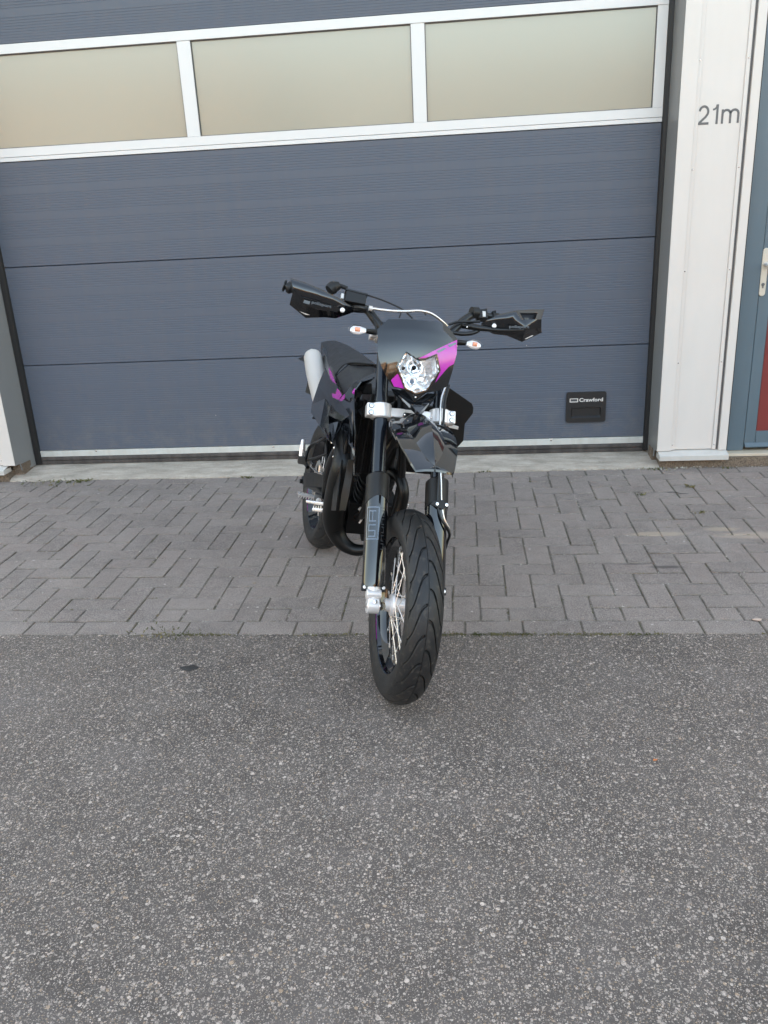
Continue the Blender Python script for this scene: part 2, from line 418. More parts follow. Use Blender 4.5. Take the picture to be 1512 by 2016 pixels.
MX, MY = .10575, .105
tones = []
bm = BM(); tl = bm.loops.layers.color.new('tone')
def brick(x0, x1, y0, y1):
    g = random.uniform(.0010, .0024); c = random.uniform(.003, .0055)
    x0 += g; x1 -= g; y0 += g * .8; y1 -= g * .8
    z = random.gauss(0, .0009); tx = random.gauss(0, .005); ty = random.gauss(0, .008)
    rot = random.gauss(0, .006); cx, cy = (x0 + x1) / 2, (y0 + y1) / 2
    def P(x, y, zz):
        dx, dy = x - cx, y - cy
        return (cx + dx - rot * dy, cy + dy + rot * dx, z + zz + dx * tx + dy * ty)
    T = [bm.verts.new(P(x, y, 0)) for x, y in ((x0 + c, y0 + c), (x1 - c, y0 + c), (x1 - c, y1 - c), (x0 + c, y1 - c))]
    Q = [bm.verts.new(P(x, y, -.0024)) for x, y in ((x0, y0), (x1, y0), (x1, y1), (x0, y1))]
    D = [bm.verts.new(P(x, y, -.03)) for x, y in ((x0, y0), (x1, y0), (x1, y1), (x0, y1))]
    fs = [bm.faces.new(T)]
    for i in range(4):
        j = (i + 1) % 4; fs.append(bm.faces.new((Q[i], Q[j], T[j], T[i]))); fs.append(bm.faces.new((D[i], D[j], Q[j], Q[i])))
    col = (random.random(), random.random() ** 2, 0, 1)
    for q_, f in enumerate(fs):
        for l in f.loops: l[tl] = col if q_ == 0 else (col[0], col[1], .74, 1)
X0, X1 = -7, 7
PH = 0.6748 - 9 * MX
for n in range(1, 18):
    yt, yb = -MY * n, -MY * (n + 1)
    k0 = int((X0 - PH) / MX) - 4; k1 = int((X1 - PH) / MX) + 4
    for k in range(k0, k1):
        if (k - n) % 4 == 0: brick(PH + k * MX, PH + (k + 2) * MX, yb, yt)
        if (k - (n - 1)) % 4 == 0:      # upright stone starting in this row
            brick(PH + k * MX, PH + (k + 1) * MX, yb - MY if n < 17 else yb, yt)
        if n == 1 and (k - (n - 2)) % 4 == 0: brick(PH + k * MX, PH + (k + 1) * MX, yb, yt)
k = 0.0867
x = k - 40 * .2115
while x < X1: brick(x, x + .2115, -A, -A + MY); x += .2115
x = 0.5762 - 40 * .2115
while x < X1: brick(x, x + .2115, -MY, 0); x += .2115
tag(obj('brick_pavement', bm, 'paver', sharp=15), kind='structure')

bm = BM()      # concrete apron, cracked front lip
N = 160; xs = [-2.74 + (1.215 + 2.74) * i / N for i in range(N + 1)]
pr = [[bm.verts.new((x, y + (random.uniform(-.006, .004) if j < 2 else 0), z)) for j, (y, z) in enumerate(((.002, -.03), (.004, .004), (.03, .016), (.30, .040), (.9, .045)))] for x in xs]
for a, b in zip(pr, pr[1:]):
    for j in range(4): bm.faces.new((a[j], b[j], b[j + 1], a[j + 1]))
tag(obj('concrete_apron', bm, 'slab', sharp=50), kind='structure')
bm = BM(); box(bm, 1.60, 3.6, .02, .14, -.02, .012); tag(obj('concrete_path', bm, 'slab', bevel=.006), kind='structure')

# moss, dry grass and grit
bm = BM()
def tuft(x, y, n, h, spread):
    for _ in range(n):
        px, py = x + random.gauss(0, spread), y + random.gauss(0, spread * .5); a = random.uniform(0, 6.28); hh = h * random.uniform(.5, 1.3)
        dx, dy = math.cos(a), math.sin(a); wv = .0012 + hh * .08
        b0 = bm.verts.new((px - dy * wv, py + dx * wv, -.005)); b1 = bm.verts.new((px + dy * wv, py - dx * wv, -.005))
        m0 = bm.verts.new((px + dx * hh * .4, py + dy * hh * .4, hh * .6)); t0 = bm.verts.new((px + dx * hh * 1.1, py + dy * hh * 1.1, hh * random.uniform(.4, .9)))
        bm.faces.new((b0, b1, m0)); bm.faces.new((m0, b1, t0))
x = -6.5
while x < 6.5:
    d = (math.sin(x * 5.1) + math.sin(x * 2.3 + 1) + math.sin(x * 11.7)) / 3
    if d > -.15 and random.random() < .8: tuft(x, -A - .003, int(8 + 26 * max(d, 0)), .006, .012)
    x += .022
for (x, y, n, h, s) in ((-2.38, -.012, 130, .014, .10), (-2.25, -.02, 60, .016, .03), (-1.2, -.03, 14, .02, .012), (1.215, -.01, 60, .012, .05), (1.02, -.47, 16, .014, .008), (1.30, -.36, 16, .02, .01),
                        (1.24, -.76, 14, .014, .012), (1.58, -.03, 20, .014, .02), (-1.05, -1.99, 60, .010, .06), (-.02, -.02, 22, .02, .01), (-.55, -.02, 12, .02, .01), (.21, -.01, 10, .016, .02)):
    tuft(x, y, n, h, s)
for _ in range(260):
    n = random.randint(1, 18); x = random.uniform(-4.5, 4.5); tuft(x, -MY * n, 5, .004, .012)
for _ in range(260):
    kx = random.randint(-40, 40); tuft(PH + kx * MX, random.uniform(-A, 0), 5, .004, .005)
tag(obj('moss_tufts', bm, 'moss', sharp=180), kind='stuff')
bm = BM()
def grain(x, y, z, r):
    a0 = random.uniform(0, 6.28); q = []
    for k in range(5):
        a = a0 + k * 1.257; rr = r * random.uniform(.65, 1.4); q.append(bm.verts.new((x + math.cos(a) * rr, y + math.sin(a) * rr, z - .0004)))
    t0 = bm.verts.new((x + random.uniform(-.3, .3) * r, y + random.uniform(-.3, .3) * r, z + r * random.uniform(.5, 1)))
    for k in range(5): bm.faces.new((q[k], q[(k + 1) % 5], t0))
    bm.faces.new(q[::-1])
for _ in range(2600):
    n = random.randint(0, 19); x = random.uniform(-4.6, 3.6); grain(x, -MY * n + random.gauss(0, .003), -.001, abs(random.gauss(.0014, .0008)) + .0006)
for _ in range(3600):
    kx = random.randint(-44, 34); grain(PH + kx * MX + random.gauss(0, .003), random.uniform(-A, 0), -.001, abs(random.gauss(.0014, .0008)) + .0006)
for _ in range(420): grain(random.uniform(-4.6, 3.6), random.uniform(-A, .0), .001, abs(random.gauss(.0014, .001)) + .0006)
for _ in range(240): grain(random.uniform(-3, 2.2), random.gauss(-.004, .008), .003, abs(random.gauss(.003, .0018)) + .0008)
for _ in range(90): grain(random.gauss(1.3, .12), random.gauss(-.012, .014), .003, abs(random.gauss(.003, .002)) + .001)
for _ in range(260): grain(random.uniform(-3.5, 3), random.uniform(-4.2, -2), .001, abs(random.gauss(.0022, .0012)) + .0008)
tag(obj('loose_grit', bm, 'grit', sharp=10), kind='stuff')
bm = BM()
bmesh.ops.create_uvsphere(bm, u_segments=14, v_segments=7, radius=1)
for v in bm.verts: v.co = Vector((v.co.x * .028 * (1 + .3 * math.sin(3 * v.co.y + 1)), v.co.y * .021 * (1 + .25 * math.sin(4 * v.co.x)), v.co.z * .004))
o = obj('bitumen_patch', bm, simple('dark_bitumen', (.030, .028, .027), .7, bscale=200, bdist=.002)); o.location = (-.868, -2.238, -.001)
tag(o, 'small dark round patch lying flat on the grey asphalt left of the motorcycle', 'patch')
bm = BM(); tube(bm, [(0, 0, .003), (.03, -.012, .006), (.06, -.03, .004), (.10, -.028, .003)], [.0018, .0016, .0014, .0006], 6)
o = obj('fallen_twig', bm, 'deep'); o.location = (1.16, -.44, .001)
tag(o, 'thin dark twig lying on the pavers in front of the white pillar', 'twig')
bm = BM(); prism(bm, [(-.007, -.002, 0), (-.001, -.004, .002), (.006, -.001, .003), (.004, .003, .001), (-.004, .004, .002)], (0, 0, .0008))
o = obj('leaf_fragment', bm, simple('orange_leaf', (.50, .17, .05), .6)); o.location = (0.602, -2.722, .002)
tag(o, 'tiny orange leaf scrap lying alone on the asphalt right of the front wheel', 'leaf')
bm = BM()
bmesh.ops.create_icosphere(bm, subdivisions=2, radius=1)
for v in bm.verts: v.co = Vector((v.co.x * .017, v.co.y * .009, v.co.z * .005)) * random.uniform(.85, 1.15)
o = obj('pebble', bm, simple('pink_pebble', (.42, .33, .28), .7)); o.location = (1.14, -1.893, .003)
tag(o, 'pale pinkish pebble lying in the last paver joint beside the asphalt', 'pebble')

# ------------------------------------------------------------------ building with the roller door
bld = thing('warehouse_building', (-.7, .25, 0), 'low industrial unit clad in off-white metal, numbered 21m, with a big slate-grey sectional door', 'building')
bi = Matrix.Translation(-bld.location)
def bobj(name, bm, mat, parent=None, **kw):
    o = obj(name, bm, mat, None, **kw); p = parent or bld; o.parent = p
    # every part keeps world coordinates in its mesh
    o.matrix_local = (bi if p is bld else Matrix())
    return o
DY = .248
# main walls (body of the building, behind and above)
bm = BM()
box(bm, -16, -2.80, .06, .5, .06, 7.2); box(bm, 2.66, 16, .06, .5, .06, 7.2); box(bm, -2.80, 2.66, .06, .5, 3.12, 7.2)
box(bm, -16, 16, .51, 12, -.3, 7.19); box(bm, 1.25, 1.60, .20, .5, .1, 3.12)
bobj('wall', bm, 'cladding', bevel=.0)
def clad(x0, x1, flL, flR, ribs, parentname):
    bm = BM()
    box(bm, x0, x1, .032, .15, .102, 3.12)                      # flat sheet
    for a, b in flL: box(bm, a, b, .018, .15, .098, 3.12)
    for a, b in ribs: box(bm, a, b, .0265, .15, .1, 3.12)
    return bobj('pillar_cladding', bm, 'cladding', bevel=.0015)
pc = clad(1.297, 1.506, [(1.198, 1.277), (1.539, 1.583)], None, [(1.2772, 1.297), (1.506, 1.526)], '')
bm = BM(); box(bm, 1.5265, 1.5388, .034, .15, .1, 3.12); bobj('cladding_joint', bm, 'numeral')
pl = clad(-3.10, -2.79, [(-2.772, -2.692)], None, [(-2.792, -2.7722)], '')
bm = BM(); box(bm, -3.7, -3.102, .04, .06, .1, 3.12); bobj('wall', bm, 'cladding')
# screws
for i, (x, zs) in enumerate(((1.284, (.13, .60, 1.09, 1.594, 2.095, 2.6)), (1.5155, (.128, .60, 1.09, 1.594, 2.091, 2.6)), (-2.782, (.13, .6)))):
    for z in zs:
        bm = BM(); lathe(bm, [(.0035, 0), (.0035, -.002), (.0018, -.0032)], 'y', 12, (x, .0265, z)); o = bobj('screw', bm, 'steel', pc if x > 0 else pl)
for z in (.27,):
    pass
# dents beside the flange
# house number
def ribbon(bm, pts, wd, X, Z, h, y):
    P = [Vector((X + p[0] * h, Z + p[1] * h)) for p in pts]; L_ = []
    for i, p in enumerate(P):
        d0 = (P[i] - P[i - 1]).normalized() if i else (P[1] - P[0]).normalized(); d1 = (P[i + 1] - P[i]).normalized() if i + 1 < len(P) else d0
        m_ = (d0 + d1).normalized(); n_ = Vector((-m_.y, m_.x)); k = wd / 2 / max(.5, n_.dot(Vector((-d0.y, d0.x))))
        L_.append([(p.x + n_.x * k, y, p.y + n_.y * k), (p.x - n_.x * k, y, p.y - n_.y * k)])
    for q0, q1 in zip(L_, L_[1:]):
        a_ = [bm.verts.new(v) for v in (q0[0], q0[1], q1[1], q1[0])]; bm.faces.new(a_)
def arc(cx, cy, rx, ry, a0, a1, n=10): return [(cx + rx * math.cos(R(a0 + (a1 - a0) * i / n)), cy + ry * math.sin(R(a0 + (a1 - a0) * i / n))) for i in range(n + 1)]
bm = BM(); yn = .0312; SW = .0112; Z0 = 1.802; HH = .090
ribbon(bm, arc(.285, .66, .235, .275, 172, -25, 14) + [(.40, .40), (.22, .24), (.09, .12), (.06, .063)], SW, 1.297, Z0, HH, yn)
ribbon(bm, [(.0, .063), (.58, .063)], SW, 1.297, Z0, HH, yn - .0003)
ribbon(bm, [(.0, .745), (.10, .765), (.19, .84), (.225, .99)], SW * .8, 1.366, Z0, HH, yn)
ribbon(bm, [(.225, 1.0), (.225, .0)], SW, 1.368, Z0, HH, yn - .0003)
for k in (0, .43, .86): ribbon(bm, [(.06 + k, .73 if k == 0 else .52), (.06 + k, .0)], SW, 1.409, Z0, HH, yn - .0003)
for k in (0, .43): ribbon(bm, arc(.275 + k, .47, .215, .215, 180, 0, 12), SW, 1.409, Z0, HH, yn)
bobj('house_number', bm, 'numeral', pc)
# sills
def sill(x0, x1):
    bm = BM(); pts = [(x0, -.030, .052), (x0, -.030, .080), (x0, -.022, .084), (x0, .06, .103), (x0, .06, .098), (x0, -.02, .077), (x0, -.024, .052)]
    prism(bm, pts, (x1 - x0, 0, 0)); box(bm, x0 + .001, x0 + .003, -.029, .06, .053, .081); box(bm, x1 - .003, x1 - .001, -.029, .06, .053, .081)
    return bobj('sill', bm, 'sill', bevel=.001)
sill(1.204, 1.586); sill(-3.7, -2.745)
bm = BM(); box(bm, 1.215, 3.7, .008, .3, -.03, .0535); bobj('plinth', bm, 'plinth')
bm = BM(); box(bm, -3.7, -2.742, .008, .3, -.03, .0535); bobj('plinth', bm, 'plinth')
# jambs (splayed plate with a notch at its foot)
def jamb(xf, xb, th):
    bm = BM(); pts = [(xf, .021, .096), (xf, .075, .093), (xf + (xb - xf) * .25, .078, .050), (xb, DY + .01, .036), (xb, DY + .01, 3.12), (xf, .021, 3.12)]
    prism(bm, pts, (th, 0, 0)); return bobj('door_jamb', bm, 'jamb', bevel=.001)
jamb(1.1975, 1.191, .004); jamb(-2.6915, -2.672, -.004)
bm = BM(); box(bm, 1.19, 1.26, .10, .2, .0, .09); bobj('plinth', bm, 'plinth')
bm = BM(); box(bm, -2.75, -2.68, .085, .2, .0, .09); bobj('plinth', bm, 'plinth')
bm = BM(); box(bm, -2.672, 1.191, .06, .5, 3.06, 3.12); bobj('lintel', bm, 'jamb')
# rubber side seals
bm = BM(); prism(bm, [(1.165, DY - .010, .046), (1.170, DY - .02, .046), (1.1905, DY - .022, .046), (1.1905, DY + .02, .046), (1.165, DY + .02, .046)], (0, 0, 3.01)); bobj('side_seal', bm, 'seal')
bm = BM(); prism(bm, [(-2.636, DY - .010, .046), (-2.641, DY - .02, .046), (-2.6715, DY - .022, .046), (-2.6715, DY + .02, .046), (-2.636, DY + .02, .046)], (0, 0, 3.01)); bobj('side_seal', bm, 'seal')
# garage door
gd = bobj('garage_door', (lambda b: (box(b, -2.66, 1.18, DY + .03, DY + .06, .09, 3.06), b)[1])(BM()), 'seal')
gd['label'] = 'slate grey ribbed sectional door with a band of frosted panes'
def section(z0, z1):
    """ribbed sheet: groups of fine ribs between flat bands"""
    prof = [(DY + .0, z0)]; g = .1475; z = z0 + .004
    prof = [(DY + .012, z0), (DY + .004, z0 + .0015), (DY, z0 + .004)]
    zt = z0 + .010; per = .0136; grp = 0
    first = True; total = z1 - z0; ng = max(1, round(total / g)); gg = total / ng
    for k in range(ng):
        a = z0 + k * gg + .012; b = z0 + (k + 1) * gg - .030
        nr = int((b - a) / per)
        for r_ in range(nr + 1):
            zz = a + r_ * per
            prof += [(DY, zz), (DY + .0010, zz + .0018), (DY + .0010, zz + .0030), (DY, zz + .0048)]
    prof += [(DY, z1 - .004), (DY + .004, z1 - .0015), (DY + .012, z1)]
    bm = BM(); xs = [-2.66 + (1.18 + 2.66) * i / 8 for i in range(9)]
    R_ = [[bm.verts.new((x, y, z)) for (y, z) in prof] for x in xs]
    for a, b in zip(R_, R_[1:]):
        for j in range(len(prof) - 1): bm.faces.new((a[j], b[j], b[j + 1], a[j + 1]))
    return bobj('door_panel', bm, 'panel', gd, sharp=25)
section(.128, .6775); section(.6785, 1.2665); section(1.2675, 1.8455); section(2.437, 3.055)
bm = BM(); box(bm, -2.655, 1.175, DY - .004, DY + .03, .0885, .1275); bobj('bottom_rail', bm, 'rail', gd, bevel=.002)
for x in (-2.26, -1.1, .62, .05):
    bm = BM(); lathe(bm, [(.006, 0), (.006, -.002), (.003, -.003)], 'y', 12, (x, DY - .004, .120)); bobj('screw', bm, 'steel', gd)
bm = BM(); prism(bm, [(-2.65, DY - .002, .088), (-2.65, DY - .006, .080), (-2.65, DY - .006, .066), (-2.65, DY + .002, .062), (-2.65, DY - .004, .056), (-2.65, DY - .004, .0385), (-2.65, DY + .03, .0385), (-2.65, DY + .03, .088)], (3.815, 0, 0))
bobj('floor_seal', bm, 'weather', gd)
# glazed band
bm = BM()
box(bm, -2.66, 1.18, DY - .006, DY + .03, 1.8465, 1.868); box(bm, -2.66, 1.18, DY - .008, DY + .03, 1.8695, 1.916); box(bm, -2.66, 1.18, DY - .008, DY + .03, 2.389, 2.436)
for a, b in ((-1.416, -1.342), (-.150, -.078), (1.113, 1.18), (-2.66, -2.607)): box(bm, a, b, DY - .0055, DY + .029, 1.9165, 2.3885)
bobj('window_frame', bm, 'frame', gd, bevel=.0012)
for a, b in ((-2.607, -1.416), (-1.342, -.150), (-.078, 1.113)):
    bm = BM(); box(bm, a - .004, b + .004, DY + .010, DY + .016, 1.912, 2.392); bobj('window_pane', bm, 'pane', gd)
    bm = BM(); q = .004
    box(bm, a, a + q, DY + .002, DY + .0095, 1.9165, 2.3885); box(bm, b - q, b, DY + .002, DY + .0095, 1.9165, 2.3885)
    box(bm, a + q, b - q, DY + .002, DY + .0095, 1.9165, 1.9165 + q); box(bm, a + q, b - q, DY + .002, DY + .0095, 2.3885 - q, 2.3885); bobj('pane_gasket', bm, 'numeral', gd)
# lift handle with its lettering
hx0, hx1, hz0, hz1 = .705, .937, .228, .410; yy = DY - .013
bm = BM()
def rrect(x0, x1, z0, z1, r, n=5):
    out = []
    for cx, cz, a0 in ((x1 - r, z1 - r, 0), (x0 + r, z1 - r, 90), (x0 + r, z0 + r, 180), (x1 - r, z0 + r, 270)):
        for i in range(n + 1): a = R(a0 + 90 * i / n); out.append((cx + r * math.cos(a), cz + r * math.sin(a)))
    return out
outer = rrect(hx0, hx1, hz0, hz1, .012); inner = rrect(hx0 + .028, hx1 - .028, hz0 + .026, hz0 + .088, .006); ibk = rrect(hx0 + .034, hx1 - .034, hz0 + .036, hz0 + .084, .006)
def ring(y, pts): return [bm.verts.new((px, y, pz)) for px, pz in pts]
r0 = ring(DY + .002, outer); r1 = ring(yy, outer); r2 = ring(yy, inner); r3 = ring(DY - .0012, ibk)
for a, b in ((r0, r1), (r2, r3)):
    for i in range(len(a)): bm.faces.new((a[i], a[(i + 1) % len(a)], b[(i + 1) % len(b)], b[i]))
for i in range(len(r1)): bm.faces.new((r1[i], r1[(i + 1) % len(r1)], r2[(i + 1) % len(r2)], r2[i]))
bm.faces.new(r3)
hd = bobj('lift_handle', bm, 'lightplastic', gd, sharp=40)
t = text_obj('lettering', 'Crawford', .030, 'white', gd, Matrix.Translation((.779, yy - .0002, .353)) @ Matrix.Rotation(R(90), 4, 'X'), .0004, bold=.0006)
bb = [v.co.x for v in t.data.vertices]; wx = max(bb)
for v in t.data.vertices: v.co.x *= .139 / wx
bm = BM()
for (a, b, c, d) in ((.724, .773, .3695, .3735), (.724, .773, .3505, .3550), (.724, .729, .3551, .3694), (.768, .773, .3551, .3694)): box(bm, a, b, yy - .0008, yy + .001, c, d)
bobj('logo_frame', bm, 'white', gd)
bm = BM(); box(bm, .731, .766, yy - .0006, yy + .001, .357, .367); bobj('logo_bar', bm, 'dimgrey', gd)
# side entrance door
sdY = .10
bm = BM(); box(bm, 1.6, 1.7025, sdY, sdY + .06, .0695, 2.9); box(bm, 2.62, 2.70, sdY, sdY + .06, .0695, 2.9); box(bm, 1.7025, 2.62, sdY, sdY + .06, 2.3, 2.9)
fr = bobj('side_door_frame', bm, 'doorblue', bevel=.002)
bm = BM(); box(bm, 1.586, 1.6, .06, .18, .07, 3.0); bobj('side_seal', bm, 'seal')
sdo = bobj('side_door', (lambda b: (box(b, 1.706, 1.768, sdY + .006, sdY + .05, .087, 2.295), box(b, 2.54, 2.616, sdY + .006, sdY + .05, .087, 2.295), box(b, 1.768, 2.54, sdY + .006, sdY + .05, .087, .180), box(b, 1.768, 2.54, sdY + .006, sdY + .05, 2.2, 2.295), b)[4])(BM()), 'doorblue', bevel=.002)
bm = BM(); box(bm, 1.768, 2.54, sdY + .014, sdY + .04, .18, 2.2); bobj('door_infill', bm, 'doorred', sdo)
bm = BM(); prism(bm, [(1.71, sdY + .006, .090), (1.71, sdY - .012, .088), (1.71, sdY - .014, .094), (1.71, sdY + .006, .112)], (.9, 0, 0)); bobj('weather_bar', bm, 'doorblue', sdo)
bm = BM(); box(bm, 1.6, 2.7, .035, sdY + .06, .036, .0675); bobj('threshold', bm, 'thresh', bevel=.003)
bm = BM(); pts = []
for i in range(9): a = R(180 * i / 8); pts.append((1.7185 + .0165 * math.cos(a), sdY + .006, 1.172 + .0165 * math.sin(a)))
for i in range(9): a = R(180 + 180 * i / 8); pts.append((1.7185 + .0165 * math.cos(a), sdY + .006, .954 + .0165 * math.sin(a)))
prism(bm, pts, (0, -.010, 0)); hp = bobj('handle_plate', bm, 'handle', sdo, bevel=.002)
bm = BM(); tube(bm, [(1.72, sdY - .002, 1.105), (1.72, sdY - .045, 1.105), (1.735, sdY - .055, 1.105), (1.84, sdY - .055, 1.103)], [.010, .010, .010, .009], 16); bobj('door_handle', bm, 'silver', sdo)
bm = BM(); lathe(bm, [(.008, 0), (.008, -.004), (.0065, -.005)], 'y', 20, (1.7185, sdY - .004, 1.0)); box(bm, 1.7155, 1.7215, sdY - .008, sdY - .004, .980, 1.0); bobj('keyhole', bm, 'numeral', sdo)

# ------------------------------------------------------------------ buildings across the street (seen only in reflections)
def opposite(x0, x1, h, mat, label, y=-24):
    b = thing('brick_building', ((x0 + x1) / 2, y, 0), label, 'building')
    q = Matrix.Translation(-b.location)
    bm = BM(); box(bm, x0, x1, y - 9, y, -.05, h); o = obj('wall', bm, mat); o.parent = b; o.matrix_local = q
    bm = BM(); box(bm, x0 - .15, x1 + .15, y - 9.1, y + .15, h, h + .25); o = obj('roof', bm, 'dark'); o.parent = b; o.matrix_local = q
    x = x0 + 1
    while x + 3.5 < x1:
        bm = BM(); box(bm, x, x + 3.2, y, y + .06, 0, 3.1); o = obj('door', bm, 'dark'); o.parent = b; o.matrix_local = q
        bm = BM(); box(bm, x + .2, x + 3.0, y, y + .05, 4.0, 5.1); o = obj('window', bm, 'dark'); o.parent = b; o.matrix_local = q
        x += 5
opposite(-34, -6, 6.4, 'brick', 'long brown brick unit across the street, opposite and left')
opposite(-5, 12, 5.8, 'brick', 'middle brown brick unit across the street')
opposite(13, 40, 7.0, 'brick', 'tall brown brick unit across the street, opposite and right')

# ------------------------------------------------------------------ motorcycle
MB = Matrix([[0.325354,0.921941,0.210163,-0.600436],[-0.945592,0.317217,0.072312,-1.111623],[0.000000,-0.222256,0.974988,0.000000],[0,0,0,1]]); MS = Matrix([[0.891082,0.069013,-0.448565,1.340106],[-0.077217,0.997014,-0.000000,-0.002317],[0.447226,0.034637,0.893750,0.301960],[0,0,0,1]])
bike = thing('motorcycle', (0, 0, 0), 'black supermoto motorcycle with magenta graphics, leaning on its stand and facing the camera', 'motorcycle')
bike.matrix_world = MB
ID = Matrix()
def bo(name, bm, mat, parent=None, steer=False, **kw):
    p = parent or bike
    return obj(name, bm, mat, p, local=(MS if steer and p is bike else ID), **kw)
def so_(name, bm, mat, parent=None, **kw): return bo(name, bm, mat, parent, steer=True, **kw)

def smst(a, b, x):
    t = max(0, min(1, (x - a) / (b - a))); return t * t * (3 - 2 * t)
def tyre(Rt, W, rim_r, ngroove, mirror=1, NA_=1320):
    """round-profile road tyre with real curved tread grooves; axis along y"""
    bm = BM(); NA = NA_; half = W / 2
    # profile: t in [-1,1] across the tread+sidewall
    NP = 104
    def prof(t):
        a = abs(t)
        if a < .72:
            b = a / .72 * R(72); y = half * .98 * math.sin(b) / math.sin(R(72)); r = Rt - half * .98 / math.sin(R(72)) * (1 - math.cos(b)) * .86
        else:
            q = (a - .72) / .28
            y0 = half * .98; r0 = Rt - half * .98 / math.sin(R(72)) * (1 - math.cos(R(72))) * .86
            y = y0 + (half * .02 * math.sin(q * 3.1) - (half * .22) * q * q); r = r0 + (rim_r - .004 - r0) * q
        return (math.copysign(y, t), r)
    def depth(t, th):
        d = 0
        a = abs(t)
        if a < .72:
            if a < .006: d = max(d, .35)
            s = 1 if t > 0 else -1
            base = th * ngroove / (2 * math.pi) + (0.5 if s > 0 else 0)
            for g in (0, 1, 2):
                u = (a - .035) / .56          # 0 centre .. 1 shoulder
                if 0 <= u <= 1:
                    off = .28 * u + 1.15 * (u ** 1.4) - .55 * math.sin(u * math.pi) * .35 + .28 * smst(.0, .25, u) * 0
                    # hook near the centre, steep run, hook at the shoulder
                    off = 1.25 * (u - .12 * math.sin(2 * math.pi * u))
                    ph = base + off * 1.0
                    x = (ph - math.floor(ph)) - .5
                    wd = (.038 + .030 * math.sin(math.pi * min(1, u * 1.5)) ** .7) * (1 if u < .8 else (1 - u) / .2 * .8 + .2)
                    d = max(d, 1 - smst(wd * .8, wd * 1.02, abs(x)))
            v = (a - .47) / .16
            if 0 <= v <= 1:
                ph = base + .5 + 1.35 * (v * .38 + .42)
                x = (ph - math.floor(ph)) - .5
                wd = .045 * math.sin(math.pi * v)
                d = max(d, 1 - smst(wd * .7, wd + .004, abs(x)))
        return d
    ts = [-1 + 2 * i / NP for i in range(NP + 1)]
    ts = sorted(set(ts + [-.004, .004, -.009, .009]))
    rings = []
    for i in range(NA):
        th = 2 * math.pi * i / NA; ring = []
        for t in ts:
            y, r = prof(t); d = depth(t, th * mirror) * .0068
            ring.append(bm.verts.new((math.cos(th) * (r - d), y, math.sin(th) * (r - d))))
        rings.append(ring)
    for i in range(NA):
        a, b = rings[i], rings[(i + 1) % NA]
        for j in range(len(ts) - 1): bm.faces.new((a[j], b[j], b[j + 1], a[j + 1]))
    return bm
def arc_band(bm, r0, r1, y0, y1, a0, a1, n=24, th=.0008):
    V = []
    for i in range(n + 1):
        a = R(a0 + (a1 - a0) * i / n); V.append([(math.cos(a) * r, y, math.sin(a) * r) for r, y in ((r0, y0), (r1, y1))])
    grid(bm, V, th, None)
def wheel(name, Rt, W, rim_w, rim_r, parent, mtx, nsp=36, ngroove=22, mirror=1, stick=-1):
    bm = BM(); h = rim_w / 2      # rim: alloy, gloss black
    lathe(bm, [(rim_r + .006, -h), (rim_r + .006, -h + .005), (rim_r - .003, -h + .012), (rim_r - .012, -h * .45), (rim_r - .020, -.006), (rim_r - .020, .006), (rim_r - .012, h * .45), (rim_r - .003, h - .012), (rim_r + .006, h - .005), (rim_r + .006, h),
               (rim_r - .006, h), (rim_r - .010, h - .012), (rim_r - .020, h * .5), (rim_r - .027, .010), (rim_r - .027, -.010), (rim_r - .020, -h * .5), (rim_r - .010, -h + .012), (rim_r - .006, -h)], 'y', 120, closed=True)
    rm = obj(name, bm, 'gloss', parent, local=mtx)
    ty = obj('tyre', tyre(Rt, W, rim_r, ngroove, mirror, 1320 if Rt > .3015 else 700), 'rubber', rm, local=ID, sharp=60)
    for a0, a1, mt in ((200, 236, 'magenta'), (238, 290, 'greyvinyl'), (160, 197, 'greyvinyl'), (20, 56, 'magenta')):
        bm = BM(); arc_band(bm, rim_r - .0055, rim_r + .0065, -h - .0012, -h - .0012, a0 + 4, a1)
        obj('rim_sticker', bm, mt, rm, local=ID)
    bm = BM()
    lathe(bm, [(.012, -.062), (.020, -.060), (.020, -.043), (.034, -.040), (.036, -.034), (.034, -.030), (.024, -.026), (.022, 0), (.024, .026), (.034, .030), (.036, .034), (.034, .040), (.024, .045), (.024, .060), (.012, .062)], 'y', 36)
    obj('hub', bm, 'silver', rm, local=ID)
    # crossed spokes with nipples
    for i in range(nsp):
        side = -1 if i % 2 else 1; lead = 1 if (i // 2) % 2 else -1
        ar = 2 * math.pi * i / nsp; ah = ar + lead * R(78)
        p0 = (math.cos(ah) * .034, side * .034, math.sin(ah) * .034); p1 = (math.cos(ar) * (rim_r - .026), side * .006, math.sin(ar) * (rim_r - .026))
        a, b = Vector(p0), Vector(p1); q = b + (a - b).normalized() * .018
        bm = BM(); tube(bm, [a, q], .0015, 8); tube(bm, [q, b], .0027, 8)
        obj('spoke', bm, 'spoke', rm, local=ID)
    return rm
